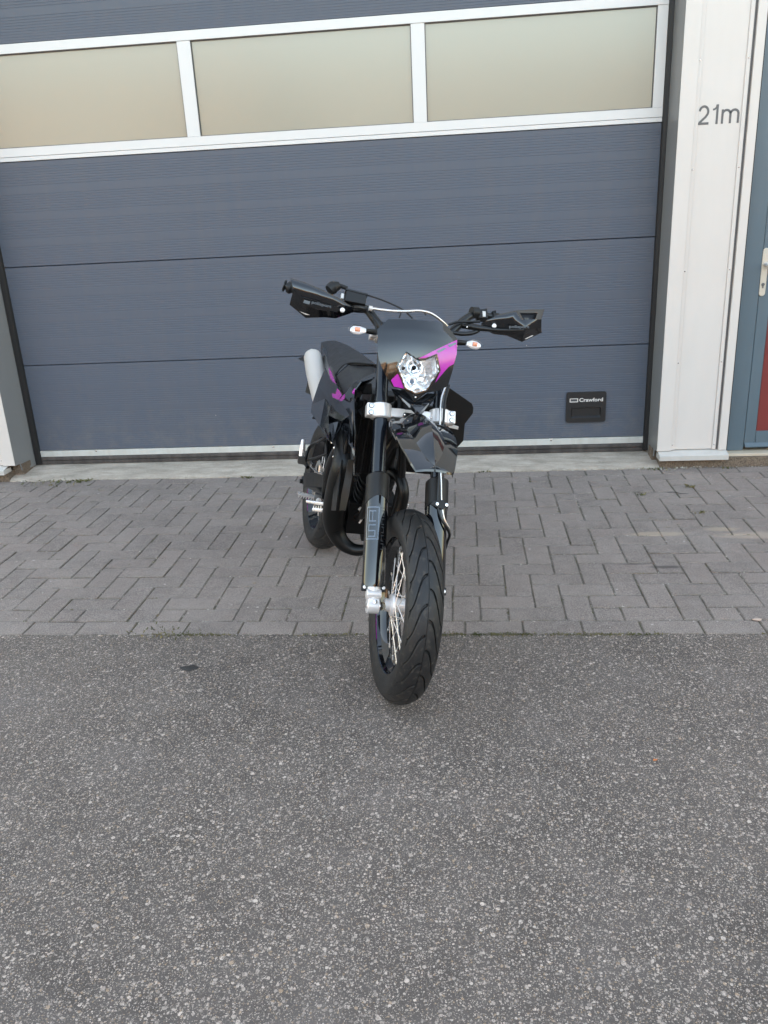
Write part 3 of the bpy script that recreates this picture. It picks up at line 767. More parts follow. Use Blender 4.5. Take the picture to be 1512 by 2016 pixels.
def disc(rm, y, r, hole_r):
    bm = BM(); n = 72; O = []; I = []
    for i in range(n):
        a = 2 * math.pi * i / n; ro = r + .0022 * math.sin(a * 12); ri = hole_r + .003 * math.sin(a * 6)
        O.append((math.cos(a) * ro, math.sin(a) * ro)); I.append((math.cos(a) * ri, math.sin(a) * ri))
    for sy in (0, 1):
        yy_ = y + sy * .0035
        o_ = [bm.verts.new((p[0], yy_, p[1])) for p in O]; i_ = [bm.verts.new((p[0], yy_, p[1])) for p in I]
        for k in range(n): bm.faces.new((o_[k], o_[(k + 1) % n], i_[(k + 1) % n], i_[k]))
        if sy == 0: o0, i0 = o_, i_
    for k in range(n):
        j = (k + 1) % n; bm.faces.new((o0[k], o_[k], o_[j], o0[j])); bm.faces.new((i0[k], i0[j], i_[j], i_[k]))
    for k in range(6):
        a = 2 * math.pi * k / 6 + .2; tube(bm, [(math.cos(a) * .032, y + .002, math.sin(a) * .032), (math.cos(a + .3) * (hole_r + .004), y + .002, math.sin(a + .3) * (hole_r + .004))], .005, 8)
    for k in range(24):
        a = 2 * math.pi * k / 24; rr_ = (r + hole_r) / 2 + (.006 if k % 2 else -.006)
        lathe(bm, [(.004, y - .0006), (.004, y + .0041)], 'y', 8, (math.cos(a) * rr_, 0, math.sin(a) * rr_))
    obj('brake_disc', bm, 'steel', rm, local=ID)

RIM = .216
fw = wheel('front_wheel', .302, .110, .078, RIM, bike, MS @ Matrix.Rotation(R(26.6), 4, 'Y'), ngroove=22, mirror=1)
disc(fw, .048, .140, .112)
rw = wheel('rear_wheel', .301, .130, .096, RIM, bike, Matrix.Translation((0, 0, .301)), ngroove=20, mirror=1)
disc(rw, -.050, .105, .080)
bm = BM(); n = 44
lathe(bm, [(.098, .048), (.104, .050), (.104, .056), (.098, .058), (.05, .056), (.05, .050)], 'y', n, closed=True); obj('sprocket', bm, 'steel', rw, local=ID)

# ---- fork legs, guards, axle
HS = .0975
for sy in (-1, 1):
    y = sy * HS
    bm = BM(); tube(bm, [(0, y, .10), (0, y, .37)], .0185, 24); tube(bm, [(0, y, .36), (0, y, .66)], .0225, 28); tube(bm, [(0, y, .66), (0, y, .90)], .0205, 28); tube(bm, [(0, y, .90), (0, y, .912)], .0215, 24)
    leg = so_('fork_leg', bm, 'anod')
    bm = BM()      # alloy foot clamping the axle
    tube(bm, [(0, y, .012), (0, y, .05), (0, y, .075)], [.021, .025, .024], 24); box(bm, -.018, .026, y - .017, y + .017, -.018, .016)
    lathe(bm, [(.024, y - .0185), (.024, y + .0185)], 'y', 28, (.004, 0, -.006))
    lathe(bm, [(.015, y - .0235), (.015, y + .0235)], 'y', 24, (.012, 0, .030))
    ft = obj('axle_clamp', bm, 'silver', leg, local=ID, bevel=.003)
    for (n_, s_) in ((.0275, .006),):
        bm = BM(); lathe(bm, [(.0065, 0), (.0065, .004), (.003, .0045)], 'x', 12, (n_ - .002, y + .004, s_)); obj('bolt', bm, 'steel', leg, local=ID)
    # guard: wrap-round shell open at the back
    bm = BM(); prof = []
    def gr(a, w, d): return (d * math.cos(a), y + w * math.sin(a))
    rows = []
    for s_, w_, d_ in ((.052, .036, .030), (.075, .0365, .034), (.16, .036, .036), (.25, .0355, .036), (.33, .036, .036), (.362, .036, .036)):
        row = []
        for k in range(17):
            a = R(-118 + 236 * k / 16); n_, yy_ = gr(a, w_, d_)
            if s_ > .34: pass
            row.append((n_, yy_, s_))
        rows.append(row)
    grid(bm, rows, .0025, None)
    g = obj('fork_guard', bm, 'gloss', leg, local=ID, sharp=50)
    bm = BM(); rows = []      # matt wrap collar with its curved lower lip
    for j in range(7):
        row = []
        for k in range(25):
            a = R(-165 + 330 * k / 24); lip = .012 * math.cos(a) ** 2 if abs(a) < 1.57 else 0
            s0 = .318 + lip * 1.6 - .02 * (1 - abs(math.cos(a * .5))) ; s1 = .398 + .012 * math.cos(a)
            row.append((.0385 * math.cos(a) * .98, y + .0375 * math.sin(a), s0 + (s1 - s0) * j / 6))
        rows.append(row)
    rows.append([(.026 * math.cos(R(-165 + 330 * k / 24)), y + .025 * math.sin(R(-165 + 330 * k / 24)), .404 + .012 * math.cos(R(-165 + 330 * k / 24))) for k in range(25)])
    grid(bm, rows, .002, None); obj('guard_collar', bm, 'matt', leg, local=ID, sharp=50)
    bm = BM()
    for q in (-1, 1): box(bm, -.002, .014, y + q * .030 - .008, y + q * .030 + .008, .038, .062)
    obj('guard_bracket', bm, 'matt', leg, local=ID, bevel=.002)
    for q in (-1, 1):
        bm = BM(); lathe(bm, [(.0052, .014), (.0052, .0175), (.0025, .018)], 'x', 14, (0, y + q * .030, .050)); obj('bolt', bm, 'silver', leg, local=ID)
    # printed strip on the guard
    if sy < 0:
        bm = BM(); rows = []
        for s_ in [.235, .235 + .0035] : rows.append(None)
        def wrap(a, s_, e=.0008): return ((.036 + e) * math.cos(a), y + (.0362 + e) * math.sin(a), s_)
        def wbox(a0, a1, s0, s1):
            grid(bm, [[wrap(R(a0 + (a1 - a0) * k / 8), s_) for k in range(9)] for s_ in (s0, (s0 + s1) / 2, s1)], .0004, None)
        wbox(-62, 4, .296, .300); wbox(-62, 4, .196, .200); wbox(-62, -57, .200, .296); wbox(-1, 4, .200, .296); 
        # block letters R and S turned on their side
        wbox(-48, -12, .284, .288); wbox(-48, -12, .252, .256); wbox(-48, -43, .256, .284); wbox(-30, -26, .256, .284)
        wbox(-48, -12, .240, .244); wbox(-48, -43, .226, .240); wbox(-48, -12, .222, .226); wbox(-17, -12, .208, .222); wbox(-48, -12, .204, .208)
        obj('guard_print', bm, 'greyvinyl', leg, local=ID)
        bm = BM()
        wbox(14, 34, .296, .2985)
        for k, s0 in enumerate((.270, .244, .218, .192, .166)):
            wbox(17, 32, s0 + .017, s0 + .020); wbox(17, 32, s0, s0 + .003); wbox(17 if k % 2 else 29, 20 if k % 2 else 32, s0 + .003, s0 + .017)
        obj('guard_print', bm, 'dimgrey', leg, local=ID)
bm = BM(); tube(bm, [(.006, -.118, -.006), (.006, .118, -.006)], .0095, 20); tube(bm, [(.006, -.076, -.006), (.006, -.060, -.006)], .014, 24); tube(bm, [(.006, .060, -.006), (.006, .076, -.006)], .014, 24)
so_('front_axle', bm, 'chrome')
# triple clamps
for s_, th, mat_ in ((.615, .046, 'silver'), (.868, .030, 'silver')):
    bm = BM()
    for sy in (-1, 1):
        y = sy * HS
        lathe(bm, [(.034, s_ - th / 2), (.034, s_ + th / 2), (.028, s_ + th / 2 + .001), (.028, s_ - th / 2 - .001)], 'z', 36, (0, y, 0), closed=False)
        box(bm, -.012, .020, y + sy * .020, y + sy * .047, s_ - th / 2 + .002, s_ + th / 2 - .002) if sy < 0 and False else None
        x0, x1 = sorted((y + sy * .022, y + sy * .049)); box(bm, -.014, .024, x0, x1, s_ - th / 2 + .002, s_ + th / 2 - .002)
        x0, x1 = sorted((y - sy * .026, sy * .02)); box(bm, -.045, .010, x0, x1, s_ - th / 2 + .008, s_ + th / 2 - .008)
    box(bm, -.060, .000, -.030, .030, s_ - th / 2 + .006, s_ + th / 2 - .006)
    tc = so_('triple_clamp', bm, mat_, bevel=.003)
    for sy in (-1, 1):
        for q in ((-.011, .011) if th > .04 else (0,)):
            bm = BM(); lathe(bm, [(.0088, .0238), (.0088, .0246)], 'x', 18, (0, sy * (HS + .036), s_ + q)); obj('bolt_dark_ring', bm, 'dimgrey', tc, local=ID)  # dark disc proud of the clamp: recess shade given by colour alone
            bm = BM(); lathe(bm, [(.0068, .024), (.0068, .0275), (.0035, .0278), (.003, .0262)], 'x', 16, (0, sy * (HS + .036), s_ + q)); obj('bolt', bm, 'steel', tc, local=ID)
bm = BM(); lathe(bm, [(.025, .60), (.025, .86)], 'z', 28, (-.032, 0, 0)); so_('steering_stem', bm, 'deep')

# ---- headlight mask
def fmask(y, s):
    yc = -.018; n = .165 - 2.1 * (y - yc) ** 2
    if s < .80: n -= 1.0 * (.80 - s) ** 1.55
    if s > .84: n -= .25 * (s - .84)
    return n
OUT = [(0.1550,-0.1148,0.8726),(0.1600,-0.0305,0.8734),(0.1550,0.0558,0.8800),(0.1500,0.0775,0.8714),(0.1300,0.1113,0.8395),(0.1300,0.1111,0.7891),(0.1200,0.1009,0.7312),(0.1100,0.0919,0.6884),(0.1200,0.0565,0.6682),(0.1150,0.0220,0.6576),(0.1000,-0.0123,0.6304),(0.1150,-0.0481,0.6581),(0.1100,-0.0861,0.6653),(0.1200,-0.1157,0.7029),(0.1250,-0.1362,0.7430),(0.1300,-0.1433,0.7699),(0.1350,-0.1466,0.8384)]
outline = [(p[1], p[2]) for p in OUT]
HL = [(0.1500,-0.0617,0.7657),(0.1550,-0.0377,0.7543),(0.1550,-0.0155,0.7448),(0.1550,0.0078,0.7507),(0.1450,0.0382,0.7685),(0.1400,0.0554,0.7243),(0.1300,0.0364,0.6908),(0.1200,0.0189,0.6612),(0.1200,-0.0130,0.6494),(0.1250,-0.0494,0.6613),(0.1400,-0.0826,0.7225)]
hl = [(p[1], p[2]) for p in HL]
bm = BM(); sheet(bm, outline, fmask, .004, .011, [hl])
mk_ = so_('headlight_mask', bm, 'gloss', sharp=60)
cy_ = sum(p[0] for p in hl) / len(hl); cs_ = sum(p[1] for p in hl) / len(hl)
def shr(p, k): return (cy_ + (p[0] - cy_) * k, cs_ + (p[1] - cs_) * k)
# black lip round the lamp
bm = BM(); n = len(hl); rings = []
for k, dn_ in ((1.03, .001), (1.03, .006), (.965, .007), (.955, -.010)):
    rings.append([bm.verts.new((fmask(*p) + dn_,) + shr(p, k)) for p in hl])
for a, b in zip(rings, rings[1:]):
    for i in range(n): bm.faces.new((a[i], a[(i + 1) % n], b[(i + 1) % n], b[i]))
so_('lamp_surround', bm, 'gloss', mk_)
bm = BM(); sheet(bm, [shr(p, .955) for p in hl], lambda y, s: fmask(y, s) + .0035, .003, .014)
hlamp = so_('headlight', bm, 'lens', mk_)
# reflector bowl, inner rim, bulb, projector
bm = BM(); rings = []
for k, dn_ in ((.955, -.001), (.90, .000), (.885, -.012), (.80, -.030), (.5, -.044), (.2, -.050)):
    rings.append([bm.verts.new((fmask(*p) + dn_,) + shr(p, k)) for p in hl])
for a, b in zip(rings, rings[1:]):
    for i in range(n): bm.faces.new((a[i], a[(i + 1) % n], b[(i + 1) % n], b[i]))
bm.faces.new(rings[-1]); so_('reflector', bm, 'refl', mk_, sharp=20)
LB = [(0.1300,-0.0254,0.7281),(0.1300,-0.0286,0.6851),(0.1300,0.0208,0.7154),(0.1300,0.0104,0.6862),(0.1300,-0.0592,0.7225)]
def lx(q, d): return fmask(q[1], q[2]) + d
q = LB[0]; x0 = lx(q, -.030); bm = BM(); lathe(bm, [(.022, x0), (.026, x0 + .020), (.023, x0 + .020), (.013, x0 + .004)], 'x', 28, (0, q[1], q[2])); so_('bulb_shade', bm, 'refl', mk_)
bm = BM(); lathe(bm, [(.0065, x0 + .004), (.0075, x0 + .014), (.004, x0 + .019)], 'x', 20, (0, q[1], q[2])); q = LB[4]; x1 = lx(q, -.018); lathe(bm, [(.005, x1), (.005, x1 + .010)], 'x', 12, (0, q[1], q[2])); so_('bulb', bm, 'deep', mk_)
q = LB[1]; x0 = lx(q, -.026); bm = BM(); lathe(bm, [(.0115, x0), (.0115, x0 + .020), (.0085, x0 + .021), (.0085, x0 + .014)], 'x', 28, (0, q[1], q[2])); so_('position_lamp', bm, 'refl', mk_)
bm = BM(); lathe(bm, [(.0068, x0 + .012), (.0068, x0 + .019)], 'x', 20, (0, q[1], q[2])); so_('position_bulb', bm, 'greyvinyl', mk_)
# magenta decals following the mask surface
def decal(pts, mat_, e=.0011):
    bm = BM(); sheet(bm, [(p[1], p[2]) for p in pts], lambda y, s: fmask(y, s) + e, .0006, .011); return so_('graphic_decal', bm, mat_, mk_, sharp=60)
decal([(0.1580,-0.0189,0.7497),(0.1580,0.0096,0.7671),(0.1450,0.0613,0.8011),(0.1320,0.1108,0.8354),(0.1300,0.1114,0.7892),(0.1250,0.1036,0.7565),(0.1250,0.0865,0.7445),(0.1250,0.0697,0.7226),(0.1250,0.0461,0.6902),(0.1300,0.0591,0.7264),(0.1400,0.0462,0.7530),(0.1450,0.0392,0.7727),(0.1550,0.0044,0.7544)], 'magenta')
decal([(0.1100,-0.0942,0.6840),(0.1200,-0.0770,0.7024),(0.1300,-0.0728,0.6981),(0.1200,-0.0503,0.6613),(0.1080,-0.0824,0.6663)], 'magenta')
decal([(0.1500,0.0375,0.7799),(0.1450,0.0615,0.7961),(0.1400,0.0729,0.7960),(0.1450,0.0457,0.7760)], 'greyvinyl', .0019)
decal([(0.1400,0.0758,0.8080),(0.1320,0.1077,0.8266),(0.1320,0.1079,0.8199),(0.1400,0.0826,0.8022)], 'greyvinyl', .0019)
# V-shaped chin under the lamp
bm = BM()
V_ = [(0.0850,-0.0853,0.6681),(0.1120,-0.0474,0.6575),(0.1050,-0.0134,0.6255),(0.1100,0.0251,0.6578),(0.0800,0.0664,0.6697),(0.1250,-0.0010,0.5870),(0.1120,-0.0425,0.6588),(0.1120,0.0196,0.6575),(0.0600,-0.0710,0.6606),(0.0600,0.0673,0.6623),(0.0900,0.0069,0.5826)]
fl = [(0, 1, 2, 5), (2, 3, 4, 5)]
vs = [bm.verts.new(p) for p in V_]
bm.faces.new((vs[0], vs[1], vs[2])); bm.faces.new((vs[0], vs[2], vs[5])); bm.faces.new((vs[2], vs[3], vs[4])); bm.faces.new((vs[2], vs[4], vs[5]))
bm.faces.new((vs[0], vs[5], vs[10], vs[8])); bm.faces.new((vs[5], vs[4], vs[9], vs[10])); bm.faces.new((vs[8], vs[10], vs[9], vs[4], vs[3], vs[2], vs[1], vs[0]))
so_('mask_chin', bm, 'gloss', mk_)
bm = BM(); q = [(0.1180,-0.0140,0.6381)][0]; bmesh.ops.create_uvsphere(bm, u_segments=12, v_segments=8, radius=.0032, matrix=Matrix.Translation(q)); so_('screw', bm, 'chrome', mk_)

# ---- high beak fender
bm = BM()
rows = []
T = [(-.03, .592, .050, .598, .030, .612), (.04, .578, .078, .584, .046, .608), (.11, .548, .092, .553, .055, .590), (.18, .512, .096, .517, .055, .562), (.225, .482, .092, .488, .050, .535), (.262, .443, .084, .455, .042, .508), (.285, .415, .074, .424, .030, .468), (.302, .390, .066, .397, .014, .415), (.313, .376, .060, .382, .003, .386), (.320, .364, .054, .369, .002, .372)]
for (n_, se, W_, sb, hw, st) in T:
    md = (W_ + hw) / 2
    rows.append([(n_ - .006, -W_ - .001, se - .006), (n_ - .004, -W_, se), (n_, -md, (se + sb) / 2 + .001), (n_, -hw, sb), (n_ + .004, -hw * .5, sb * .35 + st * .65), (n_ + .006, 0, st), (n_ + .004, hw * .5, sb * .35 + st * .65), (n_, hw, sb), (n_, md, (se + sb) / 2 + .001), (n_ - .004, W_, se), (n_ - .006, W_ + .001, se - .006)])
rows.append([(p[0] - .001, p[1] * .99, p[2] - .006) for p in rows[-1]])
grid(bm, rows, .003, (.5, 0, 1))
fd = so_('front_fender', bm, 'gloss', sharp=27)
bm = BM()      # logo stripe moulded at the tip
for s0 in (.375, .381):
    pass
grid(bm, [[(.3150, -.012, .3765), (.3180, .002, .3810), (.3150, .016, .3765)], [(.3175, -.015, .3725), (.3205, .002, .3765), (.3175, .019, .3725)]], .0008, (.5, 0, 1)); so_('tip_mark', bm, 'dimgrey', fd)
for q in (-1, 1):
    bm = BM(); tube(bm, [(.02, q * .055, .585), (.09, q * .086, .556), (.16, q * .097, .515), (.22, q * .092, .468)], [.006, .008, .008, .004], 8, squash=((0, 1, 0), .5)); so_('fender_rib', bm, 'gloss', fd)
bm = BM(); tube(bm, [(.03, -.03, .60), (.03, .03, .60)], .012, 10); box(bm, -.01, .08, -.022, .022, .565, .590); so_('fender_mount', bm, 'matt', fd, bevel=.003)
for y_ in (-.028, .028):
    bm = BM(); bmesh.ops.create_uvsphere(bm, u_segments=10, v_segments=6, radius=.0035, matrix=Matrix.Translation((.10, y_ * 1.5, .584))); so_('screw', bm, 'chrome', fd)

# ---- handlebar and controls
HB = [(-0.0450,-0.4175,1.0159),(-0.0300,-0.3277,0.9884),(-0.0200,-0.2475,0.9653),(-0.0100,-0.1949,0.9559),(0.0000,-0.1594,0.9531),(0.0100,-0.1293,0.9146),(0.0150,-0.0949,0.8771),(0.0200,-0.0444,0.8590)]
HB2 = [(0.0200,0.0580,0.8718),(0.0150,0.1109,0.8944),(0.0100,0.1346,0.9170),(0.0000,0.1702,0.9576),(-0.0100,0.2085,0.9882),(-0.0200,0.2625,0.9957),(-0.0300,0.3396,0.9915),(-0.0450,0.4426,0.9959)]
bm = BM(); tube(bm, HB + HB2, [.011] * 3 + [.012] + [.014] * 8 + [.012] + [.011] * 3, 18, 8)
hb = so_('handlebar', bm, 'satin')
def seg(p, q, r, seg_=20, prof=None):
    bm = BM(); tube(bm, [p, q], r, seg_); return bm
G1 = [(-0.0450,-0.4175,1.0167),(-0.0250,-0.2742,0.9760)]
G2 = [(-0.0450,0.4426,0.9959),(-0.0220,0.2778,0.9949)]
for a, b in (G1, G2):
    a, b = Vector(a), Vector(b); bm = BM(); N = 26; pts = [a.lerp(b, i / N) for i in range(N + 1)]
    rr = [.0168 if i % 2 else .0155 for i in range(N + 1)]; rr[0] = .018; rr[1] = .020; rr[2] = .020; rr[3] = .015
    P = pts; d = (b - a).normalized()
    tube(bm, pts, rr, 18, 1); so_('grip', bm, 'matt', hb)
e0, e1 = Vector(G1[0]), Vector(G1[1]); d = (e0 - e1).normalized(); bm = BM()
tube(bm, [e0, e0 + d * .006, e0 + d * .008, e0 + d * .012, e0 + d * .013], [.012, .012, .019, .019, .013], 20, 1); so_('bar_end', bm, 'satin', hb)
# master cylinder with reservoir box
bx = [(0.0200,-0.2313,1.0072),(0.0200,-0.1639,0.9984),(0.0200,-0.1676,0.9621),(0.0200,-0.2359,0.9665)]
bm = BM(); prism(bm, bx, (-.045, 0, 0)); so_('brake_reservoir', bm, 'matt', hb, bevel=.002)
bx = [(0.0220,-0.2343,1.0087),(0.0220,-0.1610,0.9997),(0.0220,-0.1613,0.9935),(0.0220,-0.2348,1.0025)]
bm = BM(); prism(bm, bx, (-.05, 0, 0)); so_('reservoir_cap', bm, 'satin', hb, bevel=.001)
C_ = [(0.0000,-0.2734,1.0146),(0.0000,-0.2628,1.0021),(0.0000,-0.2141,0.9685),(0.0000,-0.2539,1.0243),(0.0000,-0.2267,1.0176),(0.0000,-0.1968,0.9586),(0.0000,-0.2861,1.0023),(0.0000,-0.2806,1.0241)]
bm = BM(); tube(bm, [C_[6], C_[0], C_[3]], [.018, .021, .012], 16); tube(bm, [C_[3], C_[4]], .007, 10); so_('switch_pod', bm, 'matt', hb, bevel=0)
bm = BM(); q = [(0.0120,-0.2476,0.9937),(0.0120,-0.2376,0.9934),(0.0120,-0.2392,0.9757),(0.0120,-0.2484,0.9762)]; prism(bm, q, (-.02, 0, 0)); so_('sight_glass', bm, 'canister', hb, bevel=.001)
bm = BM(); q = [(0.0000,-0.2138,0.9615),(0.0350,-0.2689,0.9482),(0.0550,-0.3289,0.9486),(0.0600,-0.3864,0.9589)]; tube(bm, q, [.006, .006, .005, .006], 10, squash=((0, 0, 1), .6)); so_('brake_lever', bm, 'satin', hb)
# clutch side
bm = BM(); q = [(-0.0050,0.1995,0.9940),(-0.0100,0.2227,0.9973),(-0.0120,0.2411,1.0097),(-0.0120,0.2627,1.0180)]; tube(bm, q[:2], .019, 18); so_('clutch_perch', bm, 'matt', hb)
q = [(0.0000,0.2244,1.0062),(0.0000,0.2549,1.0157),(0.0000,0.2594,0.9764),(0.0000,0.2234,0.9753)]; bm = BM(); prism(bm, q, (-.035, 0, 0)); so_('switch_pod', bm, 'matt', hb, bevel=.004)
q = [(0.0050,0.2354,1.0002),(0.0050,0.2471,0.9999),(0.0050,0.2476,0.9810),(0.0050,0.2377,0.9797)]; bm = BM(); prism(bm, q, (-.01, 0, 0)); so_('switch_button', bm, 'canister', hb, bevel=.001)
q = [(-0.0100,0.2767,1.0118),(-0.0100,0.2876,1.0151),(-0.0100,0.2916,0.9955),(-0.0100,0.2790,0.9902)]; bm = BM(); prism(bm, q, (-.02, 0, 0)); so_('mirror_stub', bm, 'deep', hb)
bm = BM(); q = [(0.0300,0.1124,0.9259),(0.0300,0.1400,0.9383),(0.0300,0.1838,0.9449),(0.0300,0.2190,0.9503)]; tube(bm, q, .0045, 10); so_('clutch_cable', bm, 'satin', hb)
bm = BM(); q = [(0.0000,0.1582,0.9417),(0.0200,0.1874,0.9341),(0.0450,0.2146,0.9209),(0.0600,0.2799,0.9165),(0.0600,0.3599,0.9267)]; tube(bm, q, [.010, .012, .010, .006, .006], 12); so_('clutch_lever', bm, 'satin', hb)
bm = BM(); q = [(0.0200,0.1319,0.9031),(0.0300,0.1674,0.9003),(0.0350,0.2007,0.9088),(0.0350,0.2214,0.9274)]; tube(bm, q, [.007, .007, .007, .008], 12); so_('guard_arm', bm, 'satin', hb)
bm = BM(); q = [(0.0100,-0.1647,0.9500),(0.0200,-0.1917,0.9476),(0.0400,-0.2131,0.9364)]; tube(bm, q, [.010, .009, .007], 12); so_('guard_arm', bm, 'satin', hb)
bm = BM(); q = [(0.0350,0.1730,0.9229)][0]; bmesh.ops.create_uvsphere(bm, u_segments=12, v_segments=8, radius=.0032, matrix=Matrix.Translation(q)); so_('screw', bm, 'chrome', hb)
# hoses across the top
bm = BM(); q = [(0.0300,-0.1567,0.9464),(0.0350,-0.1393,0.9449),(0.0500,-0.1187,0.9381),(0.0600,-0.0824,0.9346),(0.0600,-0.0405,0.9393),(0.0600,0.0032,0.9468),(0.0550,0.0370,0.9464),(0.0500,0.0610,0.9394),(0.0400,0.0884,0.9277),(0.0300,0.1056,0.9197)]; tube(bm, q, .0048, 12)
bh = so_('brake_hose', bm, 'steel')
bm = BM(); q = [(0.0300,-0.1585,0.9470),(0.0300,-0.1467,0.9460)]; tube(bm, q, .0085, 12); so_('hose_union', bm, 'canister', bh)
bm = BM(); q = [(0.0000,-0.1601,1.0040),(0.0100,-0.1243,0.9923),(0.0200,-0.0833,0.9761),(0.0400,-0.0444,0.9504),(0.0500,-0.0170,0.9222)]; tube(bm, q, .0028, 8); so_('throttle_cable', bm, 'matt', hb)
bm = BM(); q = [(0.0600,-0.0557,0.9390),(0.0550,-0.0590,0.9268),(0.0500,-0.0608,0.9181)]; tube(bm, q, .002, 6); q = [(0.0600,0.0185,0.9489),(0.0550,0.0254,0.9362)]; tube(bm, q, .002, 6); so_('cable_tie', bm, 'matt', bh)
bm = BM(); q = [(0.0200,-0.1630,0.9427),(0.0300,-0.1454,0.9185),(0.0400,-0.1361,0.8882),(0.0400,-0.1319,0.8681)]; tube(bm, q, .0032, 8); so_('wiring', bm, 'matt', hb)
# hand guards
def hguard(top, ridge, low, bot, bolt, cut):
    bm = BM(); grid(bm, [top, ridge], .003, (.4, 0, 1)); grid(bm, [ridge, low, bot], .003, (1, 0, 0))
    g = so_('hand_guard', bm, 'gloss', hb, sharp=18, bevel=.0008)
    bm = BM(); q = bolt[0]; lathe(bm, [(.0075, 0), (.0075, .004), (.005, .006), (.0, .0065)], 'x', 18, q); so_('bolt', bm, 'silver', g)
    return g
g1 = hguard([(0.0500,-0.4168,1.0038),(0.0520,-0.3715,0.9951),(0.0520,-0.3189,0.9803),(0.0500,-0.2654,0.9612),(0.0450,-0.2175,0.9398)],
       [(0.0750,-0.4070,0.9554),(0.0800,-0.3657,0.9447),(0.0800,-0.3141,0.9359),(0.0700,-0.2606,0.9304),(0.0500,-0.2140,0.9348)],
       [(0.0550,-0.4116,0.9356),(0.0600,-0.3630,0.9148),(0.0600,-0.3081,0.9104),(0.0560,-0.2574,0.9137),(0.0450,-0.2104,0.9296)],
       [(0.0250,-0.4127,0.9260),(0.0200,-0.3591,0.8909),(0.0200,-0.2952,0.9010),(0.0220,-0.2627,0.9011),(0.0350,-0.2083,0.9237)], [(0.0710,-0.2500,0.9103)], 1)
g2 = hguard([(0.0450,0.2385,0.9523),(0.0500,0.2824,0.9783),(0.0520,0.3404,0.9975),(0.0500,0.3899,1.0078),(0.0480,0.4398,1.0161)],
       [(0.0500,0.2177,0.9370),(0.0700,0.2580,0.9415),(0.0850,0.3052,0.9452),(0.0850,0.3583,0.9539),(0.0750,0.4179,0.9666)],
       [(0.0450,0.2179,0.9302),(0.0580,0.2592,0.9252),(0.0620,0.3110,0.9232),(0.0620,0.3663,0.9267),(0.0550,0.4267,0.9461)],
       [(0.0350,0.2303,0.9232),(0.0300,0.2680,0.9122),(0.0280,0.3152,0.9135),(0.0150,0.3739,0.9033),(0.0250,0.4415,0.9414)], [(0.0680,0.2549,0.9243)], 1)
# pale slots and print on the guards
def gsheet(name, pts, mat_, par): bm = BM(); prism(bm, pts, (-.0015, 0, 0)); return so_(name, bm, mat_, par)
gsheet('guard_slot', [(0.0430,-0.3810,0.9009),(0.0430,-0.3713,0.8988),(0.0420,-0.3483,0.8938),(0.0410,-0.3610,0.8933)], 'canister', g1)
gsheet('guard_slot', [(0.0350,0.3757,0.9078),(0.0430,0.3994,0.9203),(0.0430,0.4031,0.9190),(0.0350,0.3812,0.9076)], 'canister', g2)
gsheet('guard_inlay', [(0.0835,-0.3882,0.9434),(0.0830,-0.3757,0.9203),(0.0810,-0.3698,0.9036),(0.0660,-0.2581,0.8943),(0.0680,-0.2651,0.8977),(0.0810,-0.3381,0.9062),(0.0845,-0.3166,0.9126),(0.0870,-0.3320,0.9246)], 'greyvinyl', g1) if False else None
def ftext(name, body, p0, p1, h, mat_, par, bold=.0004, depth=.001):
    p0, p1 = Vector(p0), Vector(p1); ux = (p1 - p0); L_ = ux.length; ux.normalize(); nz_ = Vector((1, 0, 0)); nz_ = (nz_ - ux * nz_.dot(ux)).normalized(); uy = nz_.cross(ux)
    Mx = Matrix(((ux.x, uy.x, nz_.x, p0.x), (ux.y, uy.y, nz_.y, p0.y), (ux.z, uy.z, nz_.z, p0.z), (0, 0, 0, 1)))
    t = text_obj(name, body, h * 1.35, mat_, par, Mx, .0004, bold=bold); bb = [v.co.x for v in t.data.vertices]; wx = max(bb)
    for v in t.data.vertices: v.co.x *= L_ / wx
    return t
bm = BM(); prism(bm, [(0.0765,-0.3839,0.9370),(0.0790,-0.3263,0.9279),(0.0660,-0.2594,0.9196),(0.0550,-0.2635,0.9082),(0.0640,-0.3278,0.9070),(0.0640,-0.3636,0.9165)], (-.0035, 0, 0)); so_('guard_inlay', bm, 'gloss', g1, bevel=.0006)
q = [(0.0800,-0.3497,0.9167),(0.0740,-0.2861,0.9118)]; ftext('lettering', 'polisport', q[0], q[1], .010, 'dimgrey', g1)
q = [(0.0780,0.3740,0.9287),(0.0780,0.3031,0.9205)]; ftext('lettering', 'polisport', q[1], q[0], .010, 'dimgrey', g2)
gsheet('logo_mark', [(0.0780,-0.3723,0.9262),(0.0780,-0.3530,0.9230),(0.0760,-0.3554,0.9134),(0.0760,-0.3747,0.9167)], 'dimgrey', g1)

